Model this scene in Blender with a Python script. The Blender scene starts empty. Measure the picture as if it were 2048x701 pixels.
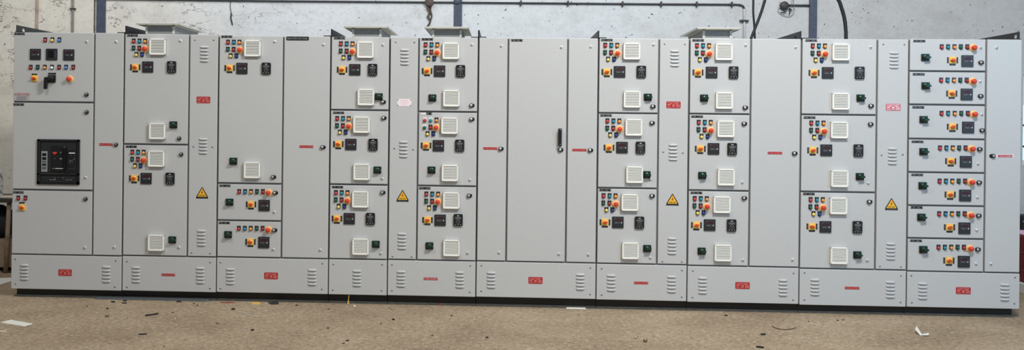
import bpy, bmesh, math, random
from mathutils import Vector, Matrix
random.seed(7)
C = bpy.context.scene.collection
W, H = 2048, 701
# ------------------------------------------------------------------ camera
RHO, PHI, PX, PY, F, D, HC = .01129, .05675, 890.7, 248.92, 2100., 8.944, 1.549
dv = Vector((-math.sin(PHI), math.cos(PHI), 0)); r0 = Vector((math.cos(PHI), math.sin(PHI), 0)); u0 = Vector((0, 0, 1))
rv = math.cos(RHO)*r0 + math.sin(RHO)*u0
uv = -math.sin(RHO)*r0 + math.cos(RHO)*u0
EYE = Vector((0, -D, HC))
cam = bpy.data.cameras.new('camera'); co = bpy.data.objects.new('camera', cam); C.objects.link(co)
co.matrix_world = Matrix(((rv.x, uv.x, -dv.x, EYE.x), (rv.y, uv.y, -dv.y, EYE.y), (rv.z, uv.z, -dv.z, EYE.z), (0, 0, 0, 1)))
cam.sensor_fit = 'HORIZONTAL'; cam.sensor_width = 36; cam.lens = 36*F/W
cam.shift_x = (W/2-PX)/W; cam.shift_y = (PY-H/2)/W
cam.clip_end = 100
bpy.context.scene.camera = co


def ray(x, y):
    return dv*F + rv*(x-PX) - uv*(y-PY)


def front(x, y, Y=0.):           # a point of the plane at depth Y
    q = ray(x, y); t = (Y-EYE.y)/q.y
    p = EYE+q*t
    return p.x, p.z


def ground(x, y, z=0.):
    q = ray(x, y); t = (z-EYE.z)/q.z
    p = EYE+q*t
    return p.x, p.y


# ------------------------------------------------------------------ materials
def lin(c):
    return tuple((v/255/12.92 if v <= 10.31 else ((v/255+.055)/1.055)**2.4) for v in c)+(1,)


MATS = {}


def mat(name, rgb, rough=.5, metal=0., grain=0., scale=300., bump=0., emit=0., alpha=None, spec=None):
    m = bpy.data.materials.new(name); m.use_nodes = True
    nt = m.node_tree; b = nt.nodes['Principled BSDF']
    b.inputs['Roughness'].default_value = rough; b.inputs['Metallic'].default_value = metal
    if spec is not None: b.inputs['Specular IOR Level'].default_value = spec
    c = lin(rgb)
    tc = nt.nodes.new('ShaderNodeTexCoord')
    no = nt.nodes.new('ShaderNodeTexNoise'); no.inputs['Scale'].default_value = scale; no.inputs['Detail'].default_value = 3
    nt.links.new(tc.outputs['Object'], no.inputs['Vector'])
    rp = nt.nodes.new('ShaderNodeValToRGB')
    g = grain if grain else .02
    rp.color_ramp.elements[0].position = .3; rp.color_ramp.elements[1].position = .7
    rp.color_ramp.elements[0].color = tuple(v*(1-g) for v in c[:3])+(1,)
    rp.color_ramp.elements[1].color = tuple(min(1, v*(1+g)) for v in c[:3])+(1,)
    nt.links.new(no.outputs['Fac'], rp.inputs['Fac']); nt.links.new(rp.outputs['Color'], b.inputs['Base Color'])
    if bump:
        bp = nt.nodes.new('ShaderNodeBump'); bp.inputs['Strength'].default_value = bump; bp.inputs['Distance'].default_value = .002
        nt.links.new(no.outputs['Fac'], bp.inputs['Height']); nt.links.new(bp.outputs['Normal'], b.inputs['Normal'])
    if emit:
        b.inputs['Emission Color'].default_value = c; b.inputs['Emission Strength'].default_value = emit
    if alpha is not None:
        b.inputs['Transmission Weight'].default_value = alpha
    MATS[name] = m
    return m


mat('panel', (198, 199, 198), .42, grain=.15, scale=185, bump=.25)
mat('panel_frame', (184, 184, 182), .45, grain=.04)
mat('gap_shade', (112, 114, 114), .8)  # shade of door seams and louvre openings as a grey colour
mat('black_plastic', (24, 25, 26), .4)
mat('black_paint', (26, 28, 29), .35, grain=.1, scale=25)
mat('dusty_lip', (78, 78, 73), .7, grain=.3, scale=14)
mat('bracket_paint', (34, 37, 40), .5, grain=.15, scale=30)
mat('dark_grey', (58, 60, 64), .45)
mat('charcoal', (40, 42, 45), .4)
mat('display', (58, 18, 28), .5)
mat('screen', (14, 14, 18), .12)
mat('grey_print', (150, 152, 154), .5)
mat('dim_print', (92, 94, 98), .5)
mat('white', (236, 236, 232), .4)
mat('grille', (246, 246, 238), .45)
mat('grille_gap', (84, 84, 80), .7)
mat('chrome', (244, 244, 244), .22, .7)
mat('steel', (170, 170, 168), .35, .9)
mat('red', (196, 62, 66), .25)
mat('teal', (34, 140, 165), .25)
mat('amber', (240, 160, 66), .25)
mat('green', (22, 92, 74), .25)
mat('dark_red', (170, 48, 52), .25)
mat('yellow', (240, 215, 110), .25)
mat('blue', (30, 62, 130), .25)
mat('sky_blue', (80, 140, 210), .25)
mat('clear', (235, 235, 235), .2)
mat('estop_ring', (246, 196, 124), .5)
mat('estop_red', (218, 66, 48), .4)
mat('selector_yellow', (248, 198, 96), .5)
mat('selector_red', (222, 74, 34), .4)
mat('handle_green', (14, 48, 34), .3)
mat('handle_green_light', (38, 92, 66), .3)
mat('sign_red', (178, 38, 40), .4)
mat('sign_faded', (208, 110, 120), .35)
mat('sign_pink', (226, 150, 146), .4)
mat('sign_yellow', (248, 190, 50), .4)
mat('plate_pink', (250, 236, 240), .3)
mat('stain', (176, 160, 144), .8, grain=.25, scale=9)
mat('old_pipe', (150, 146, 140), .7, grain=.3, scale=22)
mat('sticker', (190, 184, 182), .4)
mat('sticker_red', (150, 50, 56), .4)
mat('sticker_blue', (130, 132, 150), .4)
mat('mesh_screen', (146, 149, 149), .6, grain=.35, scale=260)
mat('cowl', (214, 214, 204), .45)
mat('column_paint', (72, 80, 98), .55, grain=.2, scale=40)
mat('pipe', (196, 198, 198), .45, grain=.15, scale=30)
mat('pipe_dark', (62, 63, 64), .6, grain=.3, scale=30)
mat('cable', (26, 28, 31), .5)
mat('wire', (150, 150, 150), .5)
mat('rust', (92, 82, 74), .8, grain=.5, scale=60)
mat('litter_black', (28, 26, 25), .7)
mat('litter_brown', (92, 74, 60), .8)
mat('paper', (226, 224, 214), .7)
mat('paper_warm', (206, 194, 172), .7)
mat('litter_red', (150, 50, 52), .6)
mat('litter_yellow', (222, 180, 90), .6)
mat('strip_grey', (92, 97, 102), .5)
mat('bare_wire', (176, 164, 142), .5)
mat('clear_film', (200, 200, 196), .2)
mat('wood', (150, 130, 108), .7, grain=.25, scale=14)
mat('dark_steel', (58, 56, 54), .5, grain=.2, scale=20)
mat('bottle', (236, 242, 246), .08, alpha=.9)
mat('bag', (34, 37, 40), .7)
mat('pink_cloth', (240, 190, 220), .8)
mat('red_drum', (120, 44, 46), .6, grain=.2, scale=20)
mat('window_frame', (226, 230, 232), .5)
mat('window_light', (176, 226, 246), .3, emit=1.0)
mat('window_blue', (140, 182, 210), .3, emit=.7)


# ------------------------------------------------------------------ mesh builder
class MB:
    def __init__(s): s.v = []; s.f = []; s.m = []; s.mats = []; s.sm = []

    def mi(s, m):
        if m not in s.mats: s.mats.append(m)
        return s.mats.index(m)

    def add(s, vs, fs, m, smooth=False):
        o = len(s.v); s.v += [tuple(v) for v in vs]; k = s.mi(m)
        for f in fs: s.f.append([i+o for i in f]); s.m.append(k); s.sm.append(smooth)
        return s

    def box(s, x0, x1, y0, y1, z0, z1, m, bev=0., seg=1):
        bm = bmesh.new(); bmesh.ops.create_cube(bm, size=1)
        for v in bm.verts:
            v.co = Vector(((x0+x1)/2+v.co.x*(x1-x0), (y0+y1)/2+v.co.y*(y1-y0), (z0+z1)/2+v.co.z*(z1-z0)))
        if bev: bmesh.ops.bevel(bm, geom=bm.edges[:], offset=bev, segments=seg, affect='EDGES', profile=.5)
        bm.verts.index_update()
        s.add([v.co for v in bm.verts], [[v.index for v in f.verts] for f in bm.faces], m); bm.free()
        return s

    def prism(s, poly, y0, y1, m, bev=0.):      # poly (x, z) counter-clockwise from the front; y0 back, y1 front
        n = len(poly); cx = sum(p[0] for p in poly)/n; cz = sum(p[1] for p in poly)/n
        R = max(math.hypot(p[0]-cx, p[1]-cz) for p in poly)
        k = 1-bev/R
        rings = [[(x, y0, z) for x, z in poly], [(x, y1+bev, z) for x, z in poly]]
        if bev: rings.append([(cx+(x-cx)*k, y1, cz+(z-cz)*k) for x, z in poly])
        vs = sum(rings, []); fs = [list(range(n))[::-1], [(len(rings)-1)*n+i for i in range(n)]]
        for a in range(len(rings)-1):
            for i in range(n):
                j = (i+1) % n
                fs.append([a*n+i, a*n+j, (a+1)*n+j, (a+1)*n+i])
        return s.add(vs, fs, m)

    def lathe(s, prof, m, cx=0., cz=0., n=20, smooth=True):   # prof (r, y) from the back to the front tip
        vs = []; fs = []
        for r, y in prof:
            vs += [(cx+r*math.cos(2*math.pi*i/n), y, cz+r*math.sin(2*math.pi*i/n)) for i in range(n)]
        for a in range(len(prof)-1):
            for i in range(n):
                j = (i+1) % n
                fs.append([a*n+i, a*n+j, (a+1)*n+j, (a+1)*n+i])
        fs.append([(len(prof)-1)*n+i for i in range(n)])
        return s.add(vs, fs, m, smooth)

    def tube(s, pts, r, m, n=10):
        pts = [Vector(p) for p in pts]; vs = []; fs = []
        up = Vector((.13, .27, .95))
        for i, p in enumerate(pts):
            t = (pts[min(i+1, len(pts)-1)]-pts[max(i-1, 0)]).normalized()
            a = t.cross(up)
            if a.length < .2: a = t.cross(Vector((1, .1, 0)))
            a.normalize(); b = t.cross(a)
            rr = r[i] if isinstance(r, (list, tuple)) else r
            vs += [p+(a*math.cos(2*math.pi*k/n)+b*math.sin(2*math.pi*k/n))*rr for k in range(n)]
        for i in range(len(pts)-1):
            for k in range(n):
                l = (k+1) % n
                fs.append([i*n+k, i*n+l, (i+1)*n+l, (i+1)*n+k])
        fs += [list(range(n))[::-1], [(len(pts)-1)*n+k for k in range(n)]]
        return s.add(vs, fs, m, True)

    def text(s, body, cx, cz, w, h, y, m):
        cu = bpy.data.curves.new('lettering', 'FONT'); cu.body = body; cu.size = 1; cu.resolution_u = 2
        ob = bpy.data.objects.new('lettering', cu)
        me = bpy.data.meshes.new_from_object(ob)
        xs = [v.co.x for v in me.vertices]; ys = [v.co.y for v in me.vertices]
        sx = w/(max(xs)-min(xs)); sy = h/(max(ys)-min(ys)); mx = (max(xs)+min(xs))/2; my = (max(ys)+min(ys))/2
        s.add([(cx+(v.co.x-mx)*sx, y, cz+(v.co.y-my)*sy) for v in me.vertices], [list(p.vertices) for p in me.polygons], m)
        bpy.data.objects.remove(ob); bpy.data.curves.remove(cu); bpy.data.meshes.remove(me)
        return s

    def mesh(s, name):
        me = bpy.data.meshes.new(name); me.from_pydata(s.v, [], s.f)
        for m in s.mats: me.materials.append(MATS[m])
        me.polygons.foreach_set('material_index', s.m); me.polygons.foreach_set('use_smooth', s.sm)
        bm = bmesh.new(); bm.from_mesh(me); bmesh.ops.recalc_face_normals(bm, faces=bm.faces[:]); bm.to_mesh(me); bm.free()
        me.update(); return me


def obj(name, me, parent=None, loc=(0, 0, 0), rot=None):
    if isinstance(me, MB): me = me.mesh(name)
    o = bpy.data.objects.new(name, me); C.objects.link(o); o.location = loc
    if rot: o.rotation_euler = rot
    if parent: o.parent = parent
    return o


def tag(o, label=None, cat=None, group=None, kind=None):
    for k, v in (('label', label), ('category', cat), ('group', group), ('kind', kind)):
        if v: o[k] = v
    return o


def rrect(w, h, r, n=4, cx=0., cz=0.):
    p = []
    for sx, sz, a0 in ((1, 1, 0), (-1, 1, 90), (-1, -1, 180), (1, -1, 270)):
        for i in range(n+1):
            a = math.radians(a0+90*i/n)
            p.append((cx+sx*(w/2-r)+r*math.cos(a), cz+sz*(h/2-r)+r*math.sin(a)))
    return p


def circ(r, n=20, cx=0., cz=0.):
    return [(cx+r*math.cos(2*math.pi*i/n), cz+r*math.sin(2*math.pi*i/n)) for i in range(n)]


# ------------------------------------------------------------------ device meshes, built around the door face at y = 0
PROTO = {}


def lamp_mesh(col):
    b = MB()
    b.lathe([(.0155, 0), (.0155, -.004), (.014, -.006)], 'black_plastic')
    b.lathe([(.0132, -.003), (.0132, -.013), (.0115, -.017), (.007, -.0195), (.0025, -.0205)], col)
    return b.mesh('pilot_lamp')


for c in 'red teal amber green dark_red yellow blue sky_blue clear'.split(): PROTO['lamp_'+c] = lamp_mesh(c)
b = MB().prism([(-.016, .027), (-.016, -.008), (-.009, -.0165), (.009, -.0165), (.016, -.008), (.016, .027)], 0, -.0025, 'black_plastic')
b.box(-.005, .005, -.003, -.0025, .018, .023, 'dim_print'); PROTO['legend'] = b.mesh('legend_plate')
PROTO['legend_white'] = MB().prism([(-.016, .027), (-.016, -.008), (-.009, -.0165), (.009, -.0165), (.016, -.008), (.016, .027)], 0, -.0025, 'white').mesh('legend_plate')
PROTO['legend_v'] = MB().box(-.006, .006, -.003, 0, -.024, .024, 'black_plastic').box(-.001, .001, -.0034, -.003, -.014, .014, 'dim_print').mesh('legend_plate')
PROTO['legend_h'] = MB().box(-.024, .024, -.003, 0, -.006, .006, 'black_plastic').box(-.014, .014, -.0034, -.003, -.001, .001, 'dim_print').mesh('legend_plate')
PROTO['legend_wide'] = MB().box(-.034, .034, -.003, 0, -.0065, .0065, 'black_plastic').box(-.02, .02, -.0034, -.003, -.001, .001, 'dim_print').mesh('legend_plate')
b = MB().lathe([(.0315, 0), (.0315, -.004), (.0295, -.006)], 'estop_ring', n=32)
b.lathe([(.0165, -.005), (.0165, -.012), (.0125, -.013), (.0125, -.026)], 'selector_red')
b.lathe([(.0155, -.024), (.0195, -.027), (.0200, -.034), (.0182, -.041), (.0130, -.0455), (.006, -.047)], 'estop_red', n=28)
PROTO['estop'] = b.mesh('emergency_stop_button')


def selector_mesh(size=.056, turn=0.):
    ct, st_ = math.cos(turn), math.sin(turn)
    b = MB().prism(rrect(size, size, .004), 0, -.009, 'selector_yellow', .0015)
    b.lathe([(.021, -.008), (.021, -.012)], 'selector_yellow')
    b.lathe([(.0135, -.011), (.013, -.018), (.0115, -.020)], 'selector_red')
    kn = [(-.023, .0015), (-.023, -.0015), (-.008, -.0075), (.012, -.006), (.021, -.002), (.021, .002), (.012, .006), (-.008, .0075)]
    b.prism([(x*ct-z*st_, x*st_+z*ct) for x, z in kn], -.016, -.030, 'selector_red', .002)
    return b.mesh('selector_switch')


PROTO['selector'] = selector_mesh()
for i in range(4): PROTO['selector%d' % i] = selector_mesh(turn=(-.25, .0, .18, .3)[i])


def meter_mesh(w=.096, big=False):
    b = MB()
    b.prism(rrect(w, w, .003), 0, -.011, 'charcoal', .0025)
    h = w/2
    if big:
        b.box(-.030, .026, -.0125, -.0105, -.030, .034, 'screen', .0006)
        for i in range(4): b.box(.032, .041, -.0135, -.0105, .020-.018*i, .029-.018*i, 'dim_print', .001)
        for i in range(4): b.box(-.028+.016*i, -.019+.016*i, -.0135, -.0105, -.043, -.036, 'dark_grey', .001)
    else:
        b.box(-.033, .036, -.0122, -.0105, -.014, .037, 'dark_grey', .0006)
        b.box(-.026, .029, -.0132, -.0115, .010, .031, 'display', .0006)
        b.box(-.030, -.014, -.0128, -.0119, .033, .0345, 'grey_print'); b.box(0, .026, -.0128, -.0119, .033, .0342, 'dim_print')
        b.lathe([(.0045, -.0115), (.0045, -.014), (.003, -.015)], 'white', .029, -.003)
        for x in (-.022, -.014, -.004): b.box(x, x+.005, -.0132, -.0119, -.006, -.002, 'grey_print')
        for z in (-.024, -.032): b.box(-.036, .036, -.0116, -.0105, z-.0006, z+.0006, 'dark_grey')
    return b.mesh('digital_meter')


PROTO['meter'] = meter_mesh(); PROTO['analyser'] = meter_mesh(.1, True)
b = MB().prism(rrect(.078, .102, .010), 0, -.018, 'black_plastic', .003)
b.prism(rrect(.018, .005, .0024, cz=.037), -.017, -.0186, 'white')
b.prism(rrect(.058, .022, .003, cz=.018), -.017, -.0184, 'dark_grey')
for i, (z, w) in enumerate(((.024, .05), (.018, .036), (.012, .046))): b.box(-w/2, w/2, -.0188, -.0183, z-.0009, z+.0009, 'grey_print')
n = 14
for i in range(n):
    a = 2*math.pi*i/n
    b.lathe([(.0026, -.0175), (.0022, -.0192)], 'grey_print', .0165*math.cos(a), -.013+.0165*math.sin(a), n=6)
b.lathe([(.012, -.0175), (.011, -.022), (.009, -.0228)], 'charcoal', 0, -.013)
b.lathe([(.003, -.022), (.0028, -.0234)], 'grey_print', 0, -.013, n=8)
for x in (-.022, 0, .022): b.lathe([(.0062, -.0175), (.0055, -.0200)], 'dim_print', x, -.039, n=12); b.box(x-.003, x+.003, -.0206, -.0198, -.041, -.037, 'grey_print')
PROTO['keypad'] = b.mesh('drive_keypad')
# ventilation grille
b = MB(); g = .07; y1 = -.030
b.box(-g, g, -.004, 0, -g, g, 'grille_gap')
t = .013
b.box(-g, g, y1, -.003, g-t, g, 'grille', .002); b.box(-g, g, y1, -.003, -g, -g+t, 'grille', .002)
b.box(-g, -g+t, y1, -.003, -g, g, 'grille', .002); b.box(g-t, g, y1, -.003, -g, g, 'grille', .002)
N = 11; pitch = (2*g-2*t)/N
for i in range(N):
    z = -g+t+pitch*(i+.5)
    b.add([(-g+t, -.0265, z-.0046), (g-t, -.0265, z-.0046), (g-t, -.0265, z+.0012), (-g+t, -.0265, z+.0012),
           (-g+t, -.016, z+.0032), (g-t, -.016, z+.0032), (g-t, -.016, z+.0020), (-g+t, -.016, z+.0020)],
          [[0, 1, 2, 3], [3, 2, 5, 4], [4, 5, 6, 7], [7, 6, 1, 0]], 'grille')
PROTO['grille'] = b.mesh('vent_grille')
# green rotary handle
b = MB().prism(rrect(.066, .060, .004), 0, -.012, 'black_plastic', .002)
b.prism(rrect(.060, .016, .002, cz=.021), -.011, -.0135, 'handle_green')
for x in (-.022, -.004, .018): b.box(x, x+.008, -.0142, -.013, .022, .027, 'handle_green_light')
b.lathe([(.023, -.011), (.023, -.024), (.020, -.028)], 'handle_green', 0, -.002, n=24)
b.prism([(-.014, -.013), (.030, -.010), (.033, -.006), (.033, .004), (.030, .007), (-.014, .009)], -.024, -.047, 'handle_green', .003)
b.box(-.004, .028, -.0476, -.0468, -.003, -.0005, 'handle_green_light')
PROTO['rotary'] = b.mesh('rotary_handle')
# latch with flap
b = MB().lathe([(.0172, 0), (.0172, -.016), (.0155, -.018)], 'black_plastic', 0, 0, n=24)
b.prism(rrect(.032, .030, .014, 6, .012, 0), 0, -.009, 'black_plastic', .002)
b.lathe([(.0098, -.016), (.0098, -.021), (.0085, -.0225)], 'chrome', -.001, 0, n=20)
b.box(-.002, .0005, -.0232, -.0222, -.006, .006, 'dark_grey')
PROTO['lock'] = b.mesh('door_lock')
b = MB().lathe([(.0175, 0), (.0175, -.014), (.0155, -.016)], 'black_plastic', .002, -.001, n=24)
b.lathe([(.0105, -.014), (.0105, -.019), (.009, -.0205)], 'steel', -.001, .001, n=20)
b.lathe([(.0035, -.020), (.003, -.021)], 'black_plastic', -.001, .001, n=10)
PROTO['round_lock'] = b.mesh('door_lock')
b = MB().lathe([(.0115, 0), (.0115, -.003), (.0095, -.006), (.0088, -.010), (.0065, -.012)], 'chrome', n=18)
b.prism([(-.0035, .0022), (-.0035, -.0022), (.005, -.0022), (.005, .0022)], -.0115, -.0125, 'black_plastic')
PROTO['latch'] = b.mesh('quarter_turn_latch')
b = MB().lathe([(.0072, 0), (.0072, -.002), (.006, -.004), (.003, -.0052)], 'steel', n=14)
b.box(-.0045, .0045, -.0058, -.0048, -.0009, .0009, 'black_plastic')
PROTO['screw'] = b.mesh('fixing_screw')
# pressed louvre
b = MB(); n = 14; hw = .038; rings = []
for i in range(n+1):
    u = -1+2*i/n; s = max(.02, (1-abs(u)**5))**.5
    x = u*hw
    rings.append([(x, .0005, .0092*s+.0005), (x, -.0075*s, .0078*s), (x, -.0115*s, .0030*s), (x, -.0122*s, -.0040*s), (x, -.0108*s, -.0068*s), (x, .0005, -.0068*s)])
vs = sum(rings, []); k = 6
b.add(vs, [[a*k+i, a*k+i+1, (a+1)*k+i+1, (a+1)*k+i] for a in range(n) for i in range(4)], 'panel', True)
b.add(vs, [[a*k+4, a*k+5, (a+1)*k+5, (a+1)*k+4] for a in range(n)], 'gap_shade')  # closing face coloured dark for the shade inside the louvre opening
PROTO['louvre'] = b.mesh('louvre')


def marks(b, x0, x1, z, h, y, m, seed):      # worn, unreadable print: fine uneven strokes
    rr = random.Random(seed); x = x0
    while x < x1-.002:
        w = rr.uniform(.0012, .0026)
        if rr.random() < .84:
            t = rr.choice((1, 1, .55)); zz = z+(h*.22*rr.choice((-1, 1)) if t < 1 else 0)
            b.box(x, x+w, y-.0003, y, zz-h/2*t, zz+h/2*t, m)
            if rr.random() < .6: b.box(x, min(x1, x+w*2.2), y-.0003, y, z+h*.3*rr.choice((-1, 0, 1))-.0008, z+h*.3*rr.choice((-1, 0, 1))+.0012, m)
        x += w+rr.uniform(.0014, .0026)


def nameplate_mesh(seed, half_white=False):
    b = MB().box(-.049, .049, -.002, 0, -.010, .010, 'black_plastic', .0008)
    if half_white: b.box(-.048, .0, -.0026, -.002, -.0095, .0095, 'white')
    else: marks(b, -.036, -.010, 0, .009, -.002, 'grey_print', seed)
    marks(b, .002, .036 if seed % 3 else .026, -.0005, .010, -.002, 'grey_print', seed+50)
    for s in (-1, 1): b.lathe([(.0032, -.0015), (.003, -.0032)], 'chrome', s*.0445, 0, n=10)
    return b.mesh('nameplate')


for i in range(6): PROTO['nameplate%d' % i] = nameplate_mesh(i*7+1)
PROTO['nameplate_w'] = nameplate_mesh(99, True)
b = MB().prism(rrect(.196, .034, .009), 0, -.002, 'black_plastic', .0008)
b.text('800A RATED HVAC PANEL', 0, 0, .178, .018, -.0023, 'grey_print'); PROTO['title'] = b.mesh('nameplate')


def cable_label(body, edge='sign_red', base='sign_red', txt='sign_pink'):
    b = MB()
    if edge != base: b.prism(rrect(.136, .028, .003), 0, -.0012, edge)
    b.box(-.060, .060, -.0022, 0, -.0105, .0105, base, .0006)
    b.text(body, 0, 0, .094, .0085, -.0025, txt)
    for s in (-1, 1): b.lathe([(.0032, -.0015), (.003, -.0032)], 'chrome', s*.0545, 0, n=10)
    return b.mesh('cable_label')


PROTO['cable'] = cable_label('CABLE CHAMBER'); PROTO['busbar'] = cable_label('BUSBAR CHAMBER')
PROTO['cable_w'] = cable_label('CABLE CHAMBER', 'plate_pink', 'sign_red', 'plate_pink')
PROTO['busbar_w'] = cable_label('BUSBAR CHAMBER', 'sign_red', 'sign_red', 'white')


def danger_mesh(base, txt):
    b = MB().prism(rrect(.120, .058, .008), 0, -.002, base, .0008)
    y = -.0024
    b.text('DANGER', 0, .0185, .098, .012, y, txt)
    for x0, x1, z in ((-.036, -.012, .007), (.010, .040, .007)): b.box(x0, x1, y, -.0019, z-.0016, z+.0016, txt)
    b.box(-.052, -.028, y, -.0019, -.002, .004, txt); b.box(-.054, -.020, y, -.0019, -.0225, -.0195, txt)
    b.box(-.050, -.026, y, -.0019, -.011, -.009, txt)
    for i in range(4): b.box(.022, .054, y, -.0019, -.001-.0065*i, .0016-.0065*i, txt)
    # skull over crossed bones
    b.prism(circ(.0085, 14, 0, -.004), -.0015, y, txt); b.prism(rrect(.009, .007, .002, cz=-.0125), -.0015, y, txt)
    for s in (-1, 1):
        b.prism([(-.013, -.0145+s*.005), (-.0118, -.0172+s*.005), (.013, -.0172-s*.005), (.0118, -.0145-s*.005)], -.0015, y, txt)
        b.prism(circ(.0021, 8, s*.0034, -.0045), -.002, y-.0004, base)
    return b.mesh('danger_sign')


PROTO['danger'] = danger_mesh('sign_red', 'sign_pink'); PROTO['danger_faded'] = danger_mesh('sign_faded', 'plate_pink')
b = MB(); hh = .085; hw = .052
b.prism([(-hw, -.028), (hw, -.028), (.002, .057), (-.002, .057)], 0, -.0015, 'black_plastic')
b.prism([(-hw+.010, -.0265), (hw-.010, -.0265), (0, .048)], -.001, -.0022, 'sign_yellow')
b.prism([(.004, .034), (-.009, .004), (-.001, .006), (-.006, -.012), (.0085, .012), (.001, .010), (.006, .034)][::-1], -.002, -.0028, 'selector_red')
b.prism([(.0025, .030), (-.006, .006), (.001, .007), (-.003, -.006), (.006, .011), (-.001, .009)][::-1], -.0025, -.0032, 'black_plastic')
for x0, x1 in ((-.026, -.003), (.003, .026)): b.box(x0, x1, -.0030, -.002, -.0185, -.0125, 'litter_brown')
b.prism([(-.053, -.042), (.053, -.042), (.048, -.0275), (-.048, -.0275)], 0, -.0022, 'black_plastic')
b.box(-.040, .040, -.0027, -.002, -.0365, -.0335, 'dim_print')
PROTO['triangle'] = b.mesh('hazard_triangle')
b = MB().prism(rrect(.122, .062, .004), 0, -.002, 'plate_pink', .0008)
for x, z in ((-.055, .024), (.055, .024), (-.055, -.024), (.055, -.024)): b.lathe([(.0045, -.001), (.004, -.004)], 'black_plastic', x, z, n=12)
for i, w in enumerate((.07, .05, .06, .04)): b.box(-w/2, w/2, -.0024, -.0019, .016-.011*i, .0175-.011*i, 'sign_pink')
PROTO['rating'] = b.mesh('rating_plate')
b = MB().box(-.073, .073, -.001, 0, -.034, .034, 'sticker')
b.box(-.060, .072, -.0016, -.0008, .026, .030, 'sign_pink')
b.text('POWER SYSTEMS', 0, .015, .138, .018, -.0014, 'sticker_red')
for i in range(4): b.box(-.045, .050-.012*(i % 2), -.0015, -.0008, -.004-.0085*i, .0005-.0085*i, 'sticker_blue')
PROTO['sticker'] = b.mesh('maker_sticker')
b = MB().prism(rrect(.030, .150, .004), 0, -.008, 'black_plastic')
b.box(-.013, .013, -.034, -.006, .050, .072, 'black_plastic', .004); b.box(-.013, .013, -.034, -.006, -.072, -.050, 'black_plastic', .004)
b.box(-.0125, .0125, -.042, -.028, -.072, .072, 'black_plastic', .006, 2)
for s in (-1, 1): b.lathe([(.004, -.041), (.0035, -.0428)], 'steel', 0, s*.062, n=10)
PROTO['pull'] = b.mesh('pull_handle')
b = MB().prism(rrect(.066, .066, .004), 0, -.014, 'black_plastic', .002)
b.lathe([(.026, -.012), (.026, -.030), (.022, -.034)], 'black_plastic', -.004, 0, n=24)
b.prism([(-.046, .012), (-.052, -.004), (-.054, -.088), (-.048, -.094), (-.034, -.094), (-.026, -.086), (-.022, -.020), (.004, -.016), (.008, .012)], -.030, -.056, 'black_plastic', .005)
for x in (-.01, .012): b.box(x, x+.01, -.0147, -.0135, .022, .027, 'dim_print')
PROTO['breaker_handle'] = b.mesh('breaker_handle')
# air circuit breaker behind its escutcheon frame, 0.38 m square
b = MB(); w = .19; h = .197
for x0, x1, z0, z1 in ((-w, -w+.026, -h, h), (w-.026, w, -h, h), (-w, w, h-.022, h), (-w, w, -h, -h+.03), (-w, w, -.118, -.098)):
    b.box(x0, x1, -.016, 0, z0, z1, 'black_plastic', .003)
b.box(-w+.02, w-.02, -.004, 0, -h+.02, h-.02, 'charcoal')
b.box(-.160, .156, -.008, -.003, -.094, .170, 'charcoal', .002)
b.box(-.152, -.098, -.0105, -.007, -.088, .092, 'grey_print', .001)
for i, (z, hh, m) in enumerate(((.062, .024, 'screen'), (.028, .024, 'screen'), (.000, .016, 'dim_print'), (-.026, .020, 'charcoal'), (-.056, .022, 'dim_print'))):
    b.box(-.143, -.107, -.0115, -.0100, z-hh/2, z+hh/2, m)
b.box(-.066, .046, -.012, -.007, -.090, .140, 'black_plastic', .002)
b.prism([(-.049, .086), (-.049, .076), (-.036, .064), (-.026, .064), (-.013, .076), (-.013, .086)], -.011, -.017, 'estop_red', .001)
b.box(.012, .036, -.017, -.011, .062, .086, 'screen', .002); b.box(.019, .029, -.0185, -.0165, .070, .080, 'dim_print')
b.box(-.040, -.022, -.0126, -.0115, .027, .032, 'dim_print'); b.box(.012, .036, -.0126, -.0115, .024, .032, 'grey_print')
b.box(-.052, -.032, -.0128, -.0115, -.060, -.056, 'grey_print'); b.box(-.026, .046, -.0128, -.0115, -.060, -.055, 'white')
b.prism([(.052, .130), (.052, -.085), (.068, -.085), (.076, -.040), (.076, .090), (.070, .130)], -.006, -.026, 'screen', .004)
b.box(.086, .150, -.0115, -.007, -.088, .110, 'black_plastic', .002)
b.box(.094, .148, -.0125, -.011, .074, .083, 'white')
rr = random.Random(3)
for i in range(12):
    x = .092+.050*rr.random(); z = .058-.075*rr.random(); b.box(x, x+.004+.012*rr.random(), -.0125, -.011, z, z+.003, 'grey_print' if i % 2 else 'dim_print')
b.box(.090, .148, -.0125, -.011, -.060, -.058, 'dim_print')
b.box(-.160, .156, -.008, -.003, -.164, -.122, 'charcoal', .002)
for x0, x1, z in ((-.078, -.060, -.156), (-.054, -.020, -.156), (-.034, -.022, -.142), (.072, .090, -.156), (.100, .120, -.156), (.036, .046, -.138)): b.box(x0, x1, -.0095, -.0075, z-.002, z+.002, 'grey_print')
for x in (-.008, .022): b.lathe([(.008, -.007), (.007, -.011)], 'screen', x, -.142, n=14)
PROTO['acb'] = b.mesh('air_circuit_breaker')

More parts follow.
